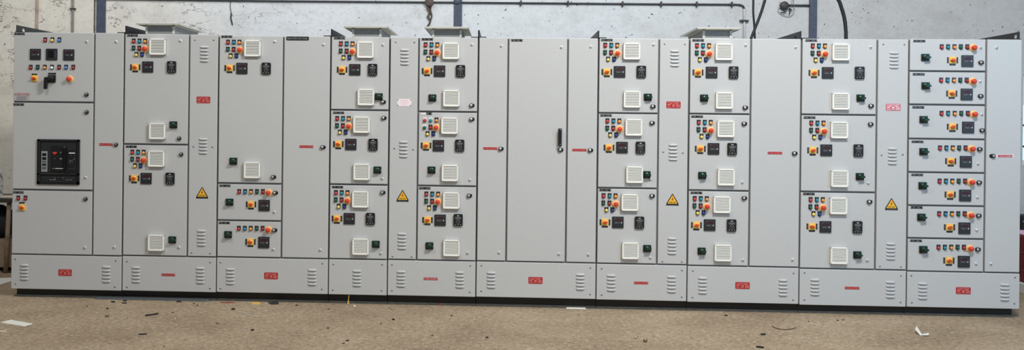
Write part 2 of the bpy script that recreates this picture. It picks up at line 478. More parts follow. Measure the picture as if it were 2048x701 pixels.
NAMES = dict(legend='legend_plate', legend_white='legend_plate', legend_v='legend_plate', legend_h='legend_plate', legend_wide='legend_plate', estop='emergency_stop_button',
             selector='selector_switch', meter='digital_meter', analyser='power_analyser', keypad='drive_keypad', grille='vent_grille', rotary='rotary_handle', lock='door_lock',
             round_lock='door_lock', latch='quarter_turn_latch', screw='fixing_screw', louvre='louvre', nameplate_w='nameplate', title='nameplate', cable='cable_label',
             busbar='cable_label', cable_w='cable_label', busbar_w='cable_label', danger='danger_sign', danger_faded='danger_sign', triangle='hazard_triangle',
             rating='rating_plate', sticker='maker_sticker', pull='pull_handle', breaker_handle='breaker_handle', acb='air_circuit_breaker')
LAMPWORD = dict(red='red', teal='turquoise', amber='amber', green='dark green', dark_red='deep red', yellow='yellow', blue='dark blue', sky_blue='light blue', clear='white')
PLABEL = dict(title='black plate lettered 800A RATED HVAC PANEL', danger_faded='faded pinkish danger sign', nameplate_w='nameplate half white, half black', pull='black pull handle',
              cable_w='red cable chamber label with white border', breaker_handle='black handle hanging down', acb='large square black circuit breaker', legend_white='white legend plate')

# ------------------------------------------------------------------ crops the measurements were taken in: (x origin, y origin, zoom)
Z = {1: (0, 30, 3.504), 2: (0, 230, 3.504), 3: (0, 430, 2.587), 4: (230, 30, 3.505), 5: (230, 220, 3.505), 6: (230, 420, 3.505), 7: (420, 30, 3.504), 8: (420, 230, 3.504),
     9: (420, 420, 3.504), 10: (640, 30, 3.505), 11: (640, 220, 3.505), 12: (640, 420, 3.505), 13: (780, 30, 3.505), 14: (780, 220, 3.505), 15: (780, 420, 3.505),
     16: (950, 30, 3.504), 17: (950, 230, 3.504), 18: (950, 430, 3.504), 19: (1180, 30, 3.505), 20: (1180, 220, 3.505), 21: (1180, 420, 3.505), 22: (1360, 30, 3.504),
     23: (1360, 220, 3.504), 24: (1360, 420, 3.504), 25: (1590, 30, 3.504), 26: (1590, 220, 3.504), 27: (1590, 420, 3.1875), 28: (1800, 50, 3.504), 29: (1800, 240, 3.504),
     30: (1800, 440, 3.185)}


def P(c, x, y):
    ox, oy, s = Z[c]
    return front(ox+x/s, oy+y/s)


class Door:
    def __init__(s, cab, name, x0, x1, z0, z1, g=.0074, gz=None):
        gz = g if gz is None else gz
        x0 += g; x1 -= g; z0 += gz; z1 -= gz
        s.cx, s.cz = (x0+x1)/2, (z0+z1)/2
        w, h = (x1-x0)/2, (z1-z0)/2
        s.o = obj(name, MB().box(-w, w, 0, .021, -h, h, 'panel', .0045, 2), cab, (s.cx-cab.location.x, -cab.location.y, s.cz-cab.location.z))

    def put(s, key, p, dx=0., dz=0., rot=None, flip=False):
        nm = NAMES.get(key) or ('pilot_lamp' if key.startswith('lamp_') else 'selector_switch' if key.startswith('sel') else 'nameplate')
        o = obj(nm, PROTO[key], s.o, (p[0]+dx-s.cx, 0, p[1]+dz-s.cz), (0, rot, 0) if rot else None)
        if flip: o.rotation_euler = (0, math.pi, 0)
        if key.startswith('lamp_'): o['label'] = LAMPWORD[key[5:]]+' pilot lamp'
        elif key in PLABEL: o['label'] = PLABEL[key]
        return o

    def lamp(s, col, p, dx=0., dz=0., legend='legend'):
        s.put(legend, p, dx, dz); s.put('lamp_'+col, p, dx, dz)

    def sel(s, p):
        s.put('selector%d' % random.randrange(4), p); s.put('legend_v', p, -.0385); s.put('legend_v', p, .0385); s.put('legend_h', p, 0, -.0375)

    def louvres(s, c, x, ya, yb):
        for i in range(5): s.put('louvre', P(c, x, ya+(yb-ya)*i/4))


NP = [0]


def nplate(d, c, x, y):
    NP[0] += 1; return d.put('nameplate%d' % (NP[0] % 6), P(c, x, y), 0, -.0015)


K = 1/233.5        # metres per photo pixel on the door plane


def module(d, plate, lamp, estop, g1, sel, met, key, g2, rot, locks, white=()):
    if plate: nplate(d, *plate)
    p = P(*lamp); q = K/3.504
    cols = ('red', 'teal', 'amber', 'green', 'dark_red', 'yellow', 'blue')
    offs = ((0, 0), (41.3, 0), (82, 0), (-1, 50.5), (40.5, 50.5), (20, 96.5), (61, 96.5))
    for i, (c, (x, y)) in enumerate(zip(cols, offs)): d.lamp(c, p, x*q, -y*q, 'legend_white' if i in white else 'legend')
    d.put('estop', P(*estop)); d.put('grille', P(*g1)); d.sel(P(*sel)); d.put('meter', P(*met)); d.put('keypad', P(*key))
    d.put('grille', P(*g2)); d.put('rotary', P(*rot))
    for k, *a in locks: d.put(k, P(*a))


def small(d, plate, lamp, dx, estop, rot, sel, met, locks):
    nplate(d, *plate)
    for i, c in enumerate(('red', 'teal', 'amber', 'green', 'dark_red')): d.lamp(c, P(lamp[0], lamp[1]+dx*i, lamp[2]))
    d.put('estop', P(*estop)); d.put('rotary', P(*rot)); d.sel(P(*sel)); d.put('meter', P(*met))
    for k, *a in locks: d.put(k, P(*a))


PLZ = .075
DEPTH = 1.0


def cabinet(label, xa, xb, ztop, zmid, zbot, group='switchboard cabinets standing in one row'):
    root = bpy.data.objects.new('switchboard_cabinet', None); C.objects.link(root)
    root.location = ((xa+xb)/2, 0, 0); root.empty_display_size = .2
    tag(root, label, 'electrical cabinet', group)
    w = (xb-xa)/2-.0015
    obj('carcass', MB().box(-w, w, .031, DEPTH, PLZ, ztop-.004, 'panel_frame', .002), root)
    obj('seam_shade_plate', MB().box(-w+.004, w-.004, .017, .032, PLZ+.01, ztop-.008, 'gap_shade'), root)  # plate behind the doors, seam shade put into its grey colour
    root['zbot'] = zbot
    return root


def plinth(root, xa, xb, end_l=0., end_r=0.):
    x0 = xa-root.location.x+.002+end_l; x1 = xb-root.location.x-.002-end_r
    prof = [(.006, 0), (.6, 0), (.6, PLZ), (.02, PLZ), (.02, PLZ-.007), (.052, PLZ-.011), (.052, .014), (.006, .008)]
    n = len(prof)
    vs = [(x0, y, z) for y, z in prof]+[(x1, y, z) for y, z in prof]
    fs = [list(range(n)), list(range(n, 2*n))[::-1]]+[[i, (i+1) % n, n+(i+1) % n, n+i] for i in range(n)]
    b = MB().add(vs, fs, 'black_paint'); k = b.mi('dusty_lip'); b.m[2+6] = k; b.m[2+7] = k
    obj('plinth', b, root)


def lifting_angle(root, x, side, hole=None):    # side: direction the foot flange points
    b = MB(); t = .006; zt = root['ztop']; h = .070; y0, y1 = .035, .96
    if hole is None:
        b.box(-t/2, t/2, y0, y1, 0, h, 'bracket_paint')
    else:
        n = 24; hy, hz, ry, rz = hole
        inn = []; out = []
        for i in range(n):
            a = 2*math.pi*(i+.5)/n; c, s = math.cos(a), math.sin(a)
            inn.append((hy+ry*c, hz+rz*s))
            ty = ((y1-hy) if c > 0 else (y0-hy))/c; tz = ((h-hz) if s > 0 else (0-hz))/s
            k = min(ty, tz); out.append((hy+k*c, hz+k*s))
        # corners of the plate
        for cy, cz in ((y0, 0), (y0, h), (y1, 0), (y1, h)):
            i = min(range(n), key=lambda q: (out[q][0]-cy)**2*.02+(out[q][1]-cz)**2); out[i] = (cy, cz)
        vs = []
        for X in (-t/2, t/2): vs += [(X, y, z) for y, z in inn]+[(X, y, z) for y, z in out]
        fs = []
        for i in range(n):
            j = (i+1) % n
            fs += [[i, j, n+j, n+i], [2*n+i, 3*n+i, 3*n+j, 2*n+j], [i, 2*n+i, 2*n+j, j], [n+i, n+j, 3*n+j, 3*n+i]]
        b.add(vs, fs, 'bracket_paint')
    b.box(min(0, side*.062), max(0, side*.062), .008, y1, 0, .011, 'bracket_paint')
    obj('lifting_angle', b, root, (x-root.location.x, 0, zt))


def cowl(root, xl, xr, ye, yb, depth=.72, Y=.08):
    """ventilation cowl on the roof: front face from xl to xr, eave top at pixel ye, eave underside at yb"""
    (ax, az), (bx, _) = front(xl, ye, Y-.06), front(xr, ye, Y-.06)
    ax = front(xl, ye, Y)[0]; bx = front(xr, ye, Y)[0]; zu = front((xl+xr)/2, yb, Y)[1]; zt0 = root['ztop']
    cx = (ax+bx)/2; w = (bx-ax)/2; h = zu-zt0
    b = MB(); p = .009
    for sx in (-1, 1):
        for y in (0, depth-2*p): b.box(sx*w-(p if sx > 0 else -p)-p, sx*w-(p if sx > 0 else -p)+p, y, y+2*p, 0, h, 'cowl')
    for z0, z1 in ((0, .012), (h-.008, h)):
        b.box(-w, w, 0, p, z0, z1, 'cowl'); b.box(-w, w, depth-p, depth, z0, z1, 'cowl')
        b.box(-w, -w+p, 0, depth, z0, z1, 'cowl'); b.box(w-p, w, 0, depth, z0, z1, 'cowl')
    o = obj('roof_cowl', b, root, (cx-root.location.x, Y, zt0))
    obj('mesh_screen', MB().box(-w+.02, w-.02, .005, .008, .008, h-.008, 'mesh_screen'), o)
    obj('mesh_screen', MB().box(-w+.005, -w+.008, .02, depth-.02, .008, h-.008, 'mesh_screen'), o)
    obj('mesh_screen', MB().box(w-.008, w-.005, .02, depth-.02, .008, h-.008, 'mesh_screen'), o)
    ov = .062; zt = az-zt0
    b = MB(); b.box(-w-ov, w+ov, -ov, depth+ov, h, max(h+.010, zt), 'cowl', .002)
    for x0, x1, y0, y1 in ((-w-ov, w+ov, -ov, -ov+.003), (-w-ov, -w-ov+.003, -ov, depth+ov), (w+ov-.003, w+ov, -ov, depth+ov)): b.box(x0, x1, y0, y1, h-.005, h+.004, 'cowl')
    obj('cowl_roof', b, o)


# vertical seams at the top and at the door foot, photo pixels
TOPS = [(25, 63.4), (249, 66.9), (438, 70.3), (664, 73.4), (780, 74.3), (957.5, 74.8), (1197, 76.7), (1378.5, 77), (1604, 77.3), (1819.7, 78.5), (2047, 77.9)]
MIDS = [(22, 510), (243.7, 512.3), (432.8, 515), (656.2, 518.5), (775, 520.5), (952.5, 522.7), (1193.5, 527.5), (1375, 531.2), (1598.5, 536.8), (1813, 542.5), (2041, 548)]
BOTS = [(22, 578), (243.5, 582.3), (432, 585), (655, 589), (774, 592), (951, 594), (1191.5, 599.3), (1374, 604), (1597, 609.5), (1812, 615.4), (2038.6, 618)]
XS = []; ZT = []; ZM = []; ZB = []
for a, m, c in zip(TOPS, MIDS, BOTS):
    A, M, B = front(*a), front(*m), front(*c)
    XS.append((A[0]+M[0]+B[0])/3); ZT.append(A[1]); ZM.append(M[1]); ZB.append(B[1])
LABELS = [
    'grey switchboard cabinet by the work table, large black circuit breaker in its door',
    'grey switchboard cabinet with roof cowl and two keypad doors, beside the circuit breaker cabinet',
    'grey switchboard cabinet whose tall blank door carries the black 800A RATED HVAC PANEL plate',
    'narrowest grey switchboard cabinet, three keypad doors, next to the tall 800A plate door',
    'grey switchboard cabinet whose louvred strip carries a pinkish white riveted rating plate',
    'grey switchboard cabinet with three plain full-height doors and a black pull handle',
    'grey switchboard cabinet, three keypad doors and louvred strip, beside the black pull handle cabinet',
    'grey switchboard cabinet with three keypad doors and tall blank cable door, under hanging cables',
    'grey switchboard cabinet with wide keypad doors and a faded pink danger sign on its strip',
    'grey switchboard cabinet at the row end with seven short doors stacked in a column']
CAB = []
for i in range(10):
    zt = (ZT[i]+ZT[i+1])/2; zm = (ZM[i]+ZM[i+1])/2; zb = (ZB[i]+ZB[i+1])/2
    c = cabinet(LABELS[i], XS[i], XS[i+1], zt, zm, zb)
    c['ztop'] = zt-.004; c['zmid'] = zm; c['zb'] = zb; c['za'] = zt
    plinth(c, XS[i], XS[i+1], .032 if i == 0 else 0, .040 if i == 9 else 0)
    CAB.append(c)


def door(ci, xl, xr, yt, yb, name='door'):
    """xl, xr: seam pixel (x at y) tuples or None for the cabinet's side; yt, yb: seam pixel points or None"""
    c = CAB[ci]
    x0 = XS[ci] if xl is None else sum(front(*q)[0] for q in xl)/len(xl)
    x1 = XS[ci+1] if xr is None else sum(front(*q)[0] for q in xr)/len(xr)
    z1 = c['za']+.006 if yt is None else front(*yt)[1]
    z0 = c['zmid'] if yb is None else front(*yb)[1]
    return Door(c, name, x0, x1, z0, z1)


def base(ci, screws, louv, crop, lab=None):
    c = CAB[ci]
    d = Door(c, 'base_panel', XS[ci], XS[ci+1], c['zb']-.005, c['zmid'], .0045)
    for x, y in screws: d.put('screw', P(crop, x, y), rot=random.uniform(-1, 1))
    for x, a, b_ in louv: d.louvres(crop, x, a, b_)
    if lab: d.put(lab[0], P(*lab[1:]))
    return d


def strip(ci, xl, xr, screws, louv, extra):
    d = door(ci, xl, xr, None, None, 'vent_panel')
    for c, x, y in screws: d.put('screw', P(c, x, y), rot=random.uniform(-1, 1))
    for c, x, a, b_ in louv: d.louvres(c, x, a, b_)
    for k, *a in extra: d.put(k, P(*a))
    return d


# ---- cabinet with the air circuit breaker
s1 = [(188.4, 100), (186.6, 300), (184.8, 500)]
d = door(0, None, s1, None, (107, 204.7)); nplate(d, 1, 137, 131)
for x, c in ((317, 'red'), (367, 'yellow'), (416, 'sky_blue')): d.lamp(c, P(1, x+1, 179))
d.put('meter', P(1, 250, 276)); d.put('analyser', P(1, 364, 277)); d.put('meter', P(1, 484, 280))
for x, c in ((216, 'dark_red'), (265, 'green'), (315, 'amber'), (365, 'clear'), (415, 'dark_red'), (464, 'sky_blue'), (514, 'dark_red')): d.lamp(c, P(1, x, 371))
d.put('selector', P(1, 244, 445)); d.put('legend_h', P(1, 242, 417)); d.put('breaker_handle', P(1, 366, 447)); d.put('legend_wide', P(1, 366, 411)); d.put('estop', P(1, 491, 450))
d.put('sticker', P(1, 152, 572)); d.put('latch', P(1, 610, 188)); d.put('round_lock', P(1, 607, 558))
d = door(0, None, s1, (107, 204.7), (105, 380.7)); nplate(d, 1, 131, 627); d.put('round_lock', P(1, 608, 681)); d.put('acb', P(2, 412, 330)); d.put('latch', P(2, 601, 440))
d = door(0, None, s1, (105, 380.7), None); nplate(d, 2, 128, 543)
d.lamp('dark_red', P(2, 129, 588)); d.lamp('dark_red', P(2, 179, 588)); d.put('selector', P(2, 158, 650)); d.put('legend_h', P(2, 154, 617))
d.put('round_lock', P(2, 600, 589)); d.put('latch', P(3, 440, 170))
d = door(0, s1, None, None, None); d.put('latch', P(1, 816, 188)); d.put('cable', P(2, 743, 208)); d.put('round_lock', P(2, 813, 208)); d.put('latch', P(3, 592, 168))
base(0, ((80, 230), (600, 238), (82, 357), (595, 374)), ((127, 262, 333), (551, 271, 345)), 3, ('danger', 3, 337, 300))
# ---- second cabinet
s2 = [(379, 100), (376.8, 300), (373.8, 480)]
d = door(1, None, s2, None, (313, 289.3))
module(d, (4, 123, 143), (4, 132, 187), (4, 214, 238), (4, 303, 225), (4, 143, 367), (4, 231, 365), (4, 399, 366), (5, 301, 150), (5, 411, 105), [('latch', 4, 460, 182), ('round_lock', 5, 450, 200)])
d = door(1, None, s2, (313, 289.3), None)
module(d, (5, 115, 257), (5, 122, 301), (5, 206, 353), (5, 294, 343), (5, 135, 480), (5, 220, 481), (5, 388, 482), (6, 293, 231), (6, 403, 211), [('round_lock', 5, 464, 311), ('latch', 6, 450, 265)])
strip(1, s2, None, ((4, 561, 175), (4, 693, 175), (5, 552, 258), (5, 684, 260), (6, 539, 302), (6, 668, 306)), ((4, 627, 226, 323), (5, 619, 206, 302), (6, 606, 149, 247)),
      (('danger', 4, 620, 596), ('triangle', 5, 611, 588)))
base(1, ((85, 363), (668, 369), (85, 543), (667, 552)), ((149, 406, 504), (599, 411, 510)), 6, ('busbar', 6, 374, 457))
# ---- third cabinet
s3 = [(567.6, 100), (564.8, 300), (562.2, 470)]
d = door(2, None, s3, None, (498, 367.6))
module(d, (7, 117, 151), (7, 127, 195), (7, 213, 246), (7, 301, 236), (7, 138, 372), (7, 225, 375), (7, 396, 376), (8, 298, 388), (8, 165, 325), [('latch', 7, 455, 187), ('lock', 8, 442, 436)])
d = door(2, None, s3, (498, 367.6), (498, 442))
small(d, (8, 105, 496), (8, 205, 543), 41.5, (8, 413, 546), (8, 138, 612), (8, 288, 628), (8, 381, 635), [('lock', 8, 455, 547), ('latch', 8, 451, 682)])
d = door(2, None, s3, (498, 442), None)
small(d, (9, 100, 91), (9, 203, 135), 41.5, (9, 411, 141), (9, 128, 174), (9, 284, 225), (9, 378, 229), [('lock', 9, 450, 143), ('latch', 9, 444, 278)])
d = door(2, s3, None, None, None); d.put('title', P(7, 614, 165)); d.put('latch', P(7, 798, 208)); d.put('cable', P(8, 675, 223)); d.put('lock', P(8, 789, 227)); d.put('latch', P(9, 774, 283))
base(2, ((74, 369), (788, 377), (74, 552), (785, 557)), ((143, 418, 516), (717, 424, 523)), 9, ('danger', 9, 428, 464))
# ---- fourth cabinet
d = door(3, None, None, None, (720, 220.6))
module(d, (10, 137, 162), (10, 147, 207), (10, 230, 258), (10, 320, 246), (10, 155, 384), (10, 245, 384), (10, 370, 385), (10, 324, 578), (10, 413, 574), [('latch', 10, 443, 210), ('lock', 10, 440, 611)])
d = door(3, None, None, (720, 220.6), (718, 369.8))
module(d, (10, 130, 685), (11, 121, 65), (11, 204, 116), (11, 293, 105), (11, 129, 240), (11, 217, 242), (11, 373, 244), (11, 294, 435), (11, 403, 422), [('lock', 11, 445, 57), ('latch', 11, 436, 482)])
d = door(3, None, None, (718, 369.8), None)
module(d, (11, 123, 541), (11, 112, 585), (11, 195, 637), (11, 285, 628), (12, 119, 62), (12, 206, 62), (12, 354, 64), (12, 286, 258), (12, 392, 242), [('lock', 11, 437, 580), ('latch', 12, 427, 306)])
base(3, ((94, 382), (436, 385), (91, 563), (432, 567)), ((260, 431, 530),), 12)
# ---- fifth cabinet
s5 = [(838, 100), (835.5, 300), (833, 480)]
strip(4, None, s5, ((10, 531, 190), (10, 662, 192), (11, 522, 271), (11, 654, 278), (12, 509, 328), (12, 643, 330)), ((10, 594, 246, 344), (11, 586, 226, 327), (12, 575, 170, 270)),
      (('rating', 10, 591, 615), ('triangle', 11, 579, 610)))
d = door(4, s5, None, None, (897, 224))
module(d, (13, 262, 170), (13, 250, 214), (13, 332, 266), (13, 427, 254), (13, 260, 393), (13, 348, 394), (13, 495, 394), (13, 431, 586), (13, 298, 582), [('latch', 13, 575, 208), ('lock', 13, 570, 635)])
d = door(4, s5, None, (897, 224), (895, 372.6))
module(d, None, (14, 244, 75), (14, 324, 124), (14, 418, 112), (14, 253, 250), (14, 340, 251), (14, 489, 251), (14, 421, 443), (14, 292, 422), [('lock', 14, 570, 66), ('latch', 14, 560, 492)], (0, 1, 3))
d.put('nameplate_w', P(14, 254, 27))
d = door(4, s5, None, (895, 372.6), None)
module(d, (14, 244, 549), (14, 255, 595), (14, 336, 645), (14, 430, 636), (15, 263, 72), (15, 352, 73), (15, 478, 72), (15, 432, 267), (15, 277, 253), [('lock', 14, 553, 602), ('latch', 15, 544, 303)])
base(4, ((15, 386), (564, 393), (15, 567), (559, 578)), ((78, 436, 534), (490, 441, 541)), 15, ('busbar_w', 15, 285, 485))
# ---- sixth cabinet, three plain doors
s6 = [(1017, 100), (1014.3, 300), (1012, 480)]; s6b = [(1136.4, 100), (1133.4, 300), (1131, 480)]
d = door(5, None, s6, None, None); d.put('latch', P(16, 185, 217)); d.put('cable', P(17, 107, 236)); d.put('lock', P(17, 178, 238)); d.put('latch', P(18, 168, 265))
d = door(5, s6, s6b, None, None); nplate(d, 16, 293, 177); d.put('latch', P(16, 606, 227)); d.put('pull', P(17, 596, 157)); d.put('lock', P(17, 596, 246)); d.put('latch', P(18, 588, 276))
d = door(5, s6b, None, None, None); d.put('latch', P(16, 812, 223)); d.put('cable', P(17, 731, 247)); d.put('lock', P(17, 805, 248)); d.put('latch', P(18, 794, 280))
base(5, ((46, 356), (809, 372), (44, 535), (807, 558)), ((114, 408, 507), (738, 421, 520)), 18, ('danger', 18, 424, 461))
# ---- seventh cabinet
s7 = [(1319, 100), (1316, 300), (1313.2, 490)]
d = door(6, None, s7, None, (1258, 226.9))
module(d, (19, 118, 175), (19, 107, 217), (19, 192, 271), (19, 291, 256), (19, 118, 400), (19, 207, 399), (19, 359, 399), (19, 293, 593), (19, 405, 577), [('latch', 19, 445, 208), ('lock', 19, 437, 642)])
d = door(6, None, s7, (1258, 226.9), (1256, 377))
module(d, (20, 112, 38), (20, 122, 82), (20, 207, 135), (20, 305, 124), (20, 133, 265), (20, 224, 264), (20, 353, 265), (20, 310, 455), (20, 396, 455), [('lock', 20, 431, 92), ('latch', 20, 423, 488)])
d = door(6, None, s7, (1256, 377), None)
module(d, (20, 106, 562), (20, 95, 607), (20, 180, 661), (20, 277, 650), (21, 105, 88), (21, 195, 88), (21, 346, 90), (21, 281, 287), (21, 400, 272), [('lock', 20, 431, 604), ('latch', 21, 423, 336)])
strip(6, s7, None, ((19, 523, 203), (19, 665, 205), (20, 514, 295), (20, 651, 302), (21, 507, 363), (21, 644, 365)), ((19, 594, 254, 355), (20, 582, 247, 348), (21, 575, 203, 305)),
      (('danger', 19, 585, 631), ('triangle', 20, 578, 636)))
base(6, ((82, 413), (645, 425), (82, 597), (643, 612)), ((149, 462, 564), (572, 471, 574)), 21, ('busbar', 21, 358, 514))
# ---- eighth cabinet
s8 = [(1502.7, 100), (1500, 300), (1497.8, 480)]
d = door(7, None, s8, None, (1438, 228.4))
module(d, (22, 127, 177), (22, 119, 220), (22, 204, 274), (22, 305, 260), (22, 126, 403), (22, 221, 403), (22, 374, 404), (22, 307, 601), (22, 168, 583), [('latch', 22, 460, 212), ('lock', 22, 453, 650)])
d = door(7, None, s8, (1438, 228.4), (1436, 381.8))
module(d, (23, 120, 46), (23, 131, 92), (23, 214, 145), (23, 318, 134), (23, 142, 273), (23, 234, 273), (23, 364, 275), (23, 320, 472), (23, 155, 460), [('lock', 23, 446, 97), ('latch', 23, 436, 508)])
d = door(7, None, s8, (1436, 381.8), None)
module(d, (23, 115, 581), (23, 103, 627), (23, 187, 678), (23, 291, 665), (24, 115, 108), (24, 207, 107), (24, 360, 110), (24, 298, 302), (24, 151, 290), [('lock', 23, 446, 619), ('latch', 24, 440, 353)])
d = door(7, s8, None, None, None); d.put('latch', P(22, 810, 227)); d.put('cable', P(23, 665, 303)); d.put('lock', P(23, 799, 305)); d.put('latch', P(24, 787, 350))
base(7, ((90, 428), (796, 445), (87, 614), (793, 633)), ((158, 480, 582), (722, 496, 598)), 24, ('danger', 24, 438, 532))
# ---- ninth cabinet
s9 = [(1755.5, 100), (1752.6, 300), (1750, 480)]
d = door(8, None, s9, None, (1678, 230))
module(d, (25, 114, 178), (25, 124, 222), (25, 207, 275), (25, 317, 262), (25, 133, 406), (25, 228, 406), (25, 451, 406), (25, 316, 607), (25, 458, 583), [('latch', 25, 530, 227), ('lock', 25, 528, 638)])
d = door(8, None, s9, (1678, 230), (1675, 384.7))
module(d, (26, 102, 53), (26, 114, 97), (26, 200, 151), (26, 306, 142), (26, 124, 284), (26, 218, 283), (26, 442, 285), (26, 308, 483), (26, 453, 468), [('lock', 26, 525, 101), ('latch', 26, 512, 514)])
d = door(8, None, s9, (1675, 384.7), None)
module(d, (26, 96, 589), (26, 109, 634), (26, 194, 686), (26, 300, 673), (27, 108, 107), (27, 193, 109), (27, 396, 111), (27, 276, 292), (27, 396, 288), [('lock', 26, 517, 645), ('latch', 27, 460, 323)])
strip(8, s9, None, ((25, 619, 205), (25, 767, 207), (26, 606, 318), (26, 754, 314), (27, 541, 360), (27, 674, 364)), ((25, 694, 267, 368), (26, 682, 273, 376), (27, 610, 218, 312)),
      (('danger_faded', 25, 688, 648), ('triangle', 26, 676, 668)))
base(8, ((61, 402), (674, 420), (60, 575), (672, 590)), ((127, 448, 540), (608, 463, 556)), 27, ('busbar', 27, 364, 500))
# ---- tenth cabinet
s10 = [(1974.6, 120), (1971, 300), (1966.4, 500)]
ys = [None, (1894, 142.9), (1892, 210), (1890, 278.6), (1888, 345.7), (1886, 412.2), (1884, 477.9), None]
T = [((28, 135, 112), (28, 292, 158), 44.7, (28, 512, 160), (28, 176, 228), (28, 368, 247), (28, 471, 253), [('lock', 28, 563, 264), ('latch', 28, 565, 160)]),
     ((28, 131, 345), (28, 288, 392), 44.7, (28, 509, 396), (28, 178, 427), (28, 362, 481), (28, 466, 487), [('lock', 28, 560, 499), ('latch', 28, 561, 396)]),
     ((28, 128, 577), (28, 291, 625), 46, (28, 517, 627), (28, 164, 664), (29, 367, 48), (29, 476, 53), [('lock', 29, 571, 74), ('latch', 28, 572, 628)]),
     ((29, 123, 153), (29, 280, 202), 44.7, (29, 501, 204), (29, 163, 223), (29, 355, 290), (29, 460, 294), [('lock', 29, 553, 206), ('latch', 29, 545, 308)]),
     ((29, 120, 385), (29, 277, 435), 44.7, (29, 498, 438), (29, 157, 462), (29, 351, 524), (29, 455, 530), [('lock', 29, 549, 440), ('latch', 29, 541, 543)]),
     ((29, 117, 614), (29, 274, 664), 44.7, (29, 494, 670), (29, 148, 683), (30, 315, 48), (30, 409, 54), [('lock', 29, 546, 672), ('latch', 30, 487, 66)]),
     ((30, 102, 133), (30, 245, 180), 40.4, (30, 445, 184), (30, 147, 190), (30, 311, 260), (30, 405, 267), [('lock', 30, 491, 189), ('latch', 30, 483, 280)])]
for i, t in enumerate(T):
    d = door(9, None, s10, ys[i], ys[i+1]); small(d, *t)
d = door(9, s10, None, None, None); d.put('latch', P(28, 675, 160)); d.put('cable_w', P(29, 737, 255)); d.put('lock', P(29, 650, 253), flip=True); d.put('latch', P(30, 578, 281))
base(9, ((72, 356), (733, 367), (75, 528), (728, 534)), ((144, 408, 500), (667, 415, 510)), 30, ('danger', 30, 403, 453))
# ---- roof fittings
hole = (.17, .034, .030, .017)
lifting_angle(CAB[0], XS[0]+.012, 1, hole); lifting_angle(CAB[0], XS[1]-.0037, -1)
lifting_angle(CAB[1], XS[1]+.0037, 1); lifting_angle(CAB[2], XS[3]-.0037, -1)
lifting_angle(CAB[3], XS[3]+.0037, 1); lifting_angle(CAB[4], XS[5]-.0037, -1)
lifting_angle(CAB[5], XS[5]+.0037, 1); lifting_angle(CAB[5], XS[6]-.0037, -1)
lifting_angle(CAB[6], XS[6]+.0037, 1); lifting_angle(CAB[7], XS[8]-.0037, -1, (.17, .030, .020, .012))
lifting_angle(CAB[8], XS[8]+.0037, 1); lifting_angle(CAB[9], XS[10]-.012, -1, (.10, .034, .030, .017))
cowl(CAB[1], 291.3, 348.5, 46, 49.6); cowl(CAB[3], 704.4, 762.8, 52.3, 55.6); cowl(CAB[4], 864.7, 923.3, 54, 57); cowl(CAB[7], 1406, 1464, 55.2, 58.6)
for c in CAB:
    for k in ('zbot', 'ztop', 'zmid', 'zb', 'za'):
        if k in c: del c[k]

# ------------------------------------------------------------------ setting
YW = 2.25


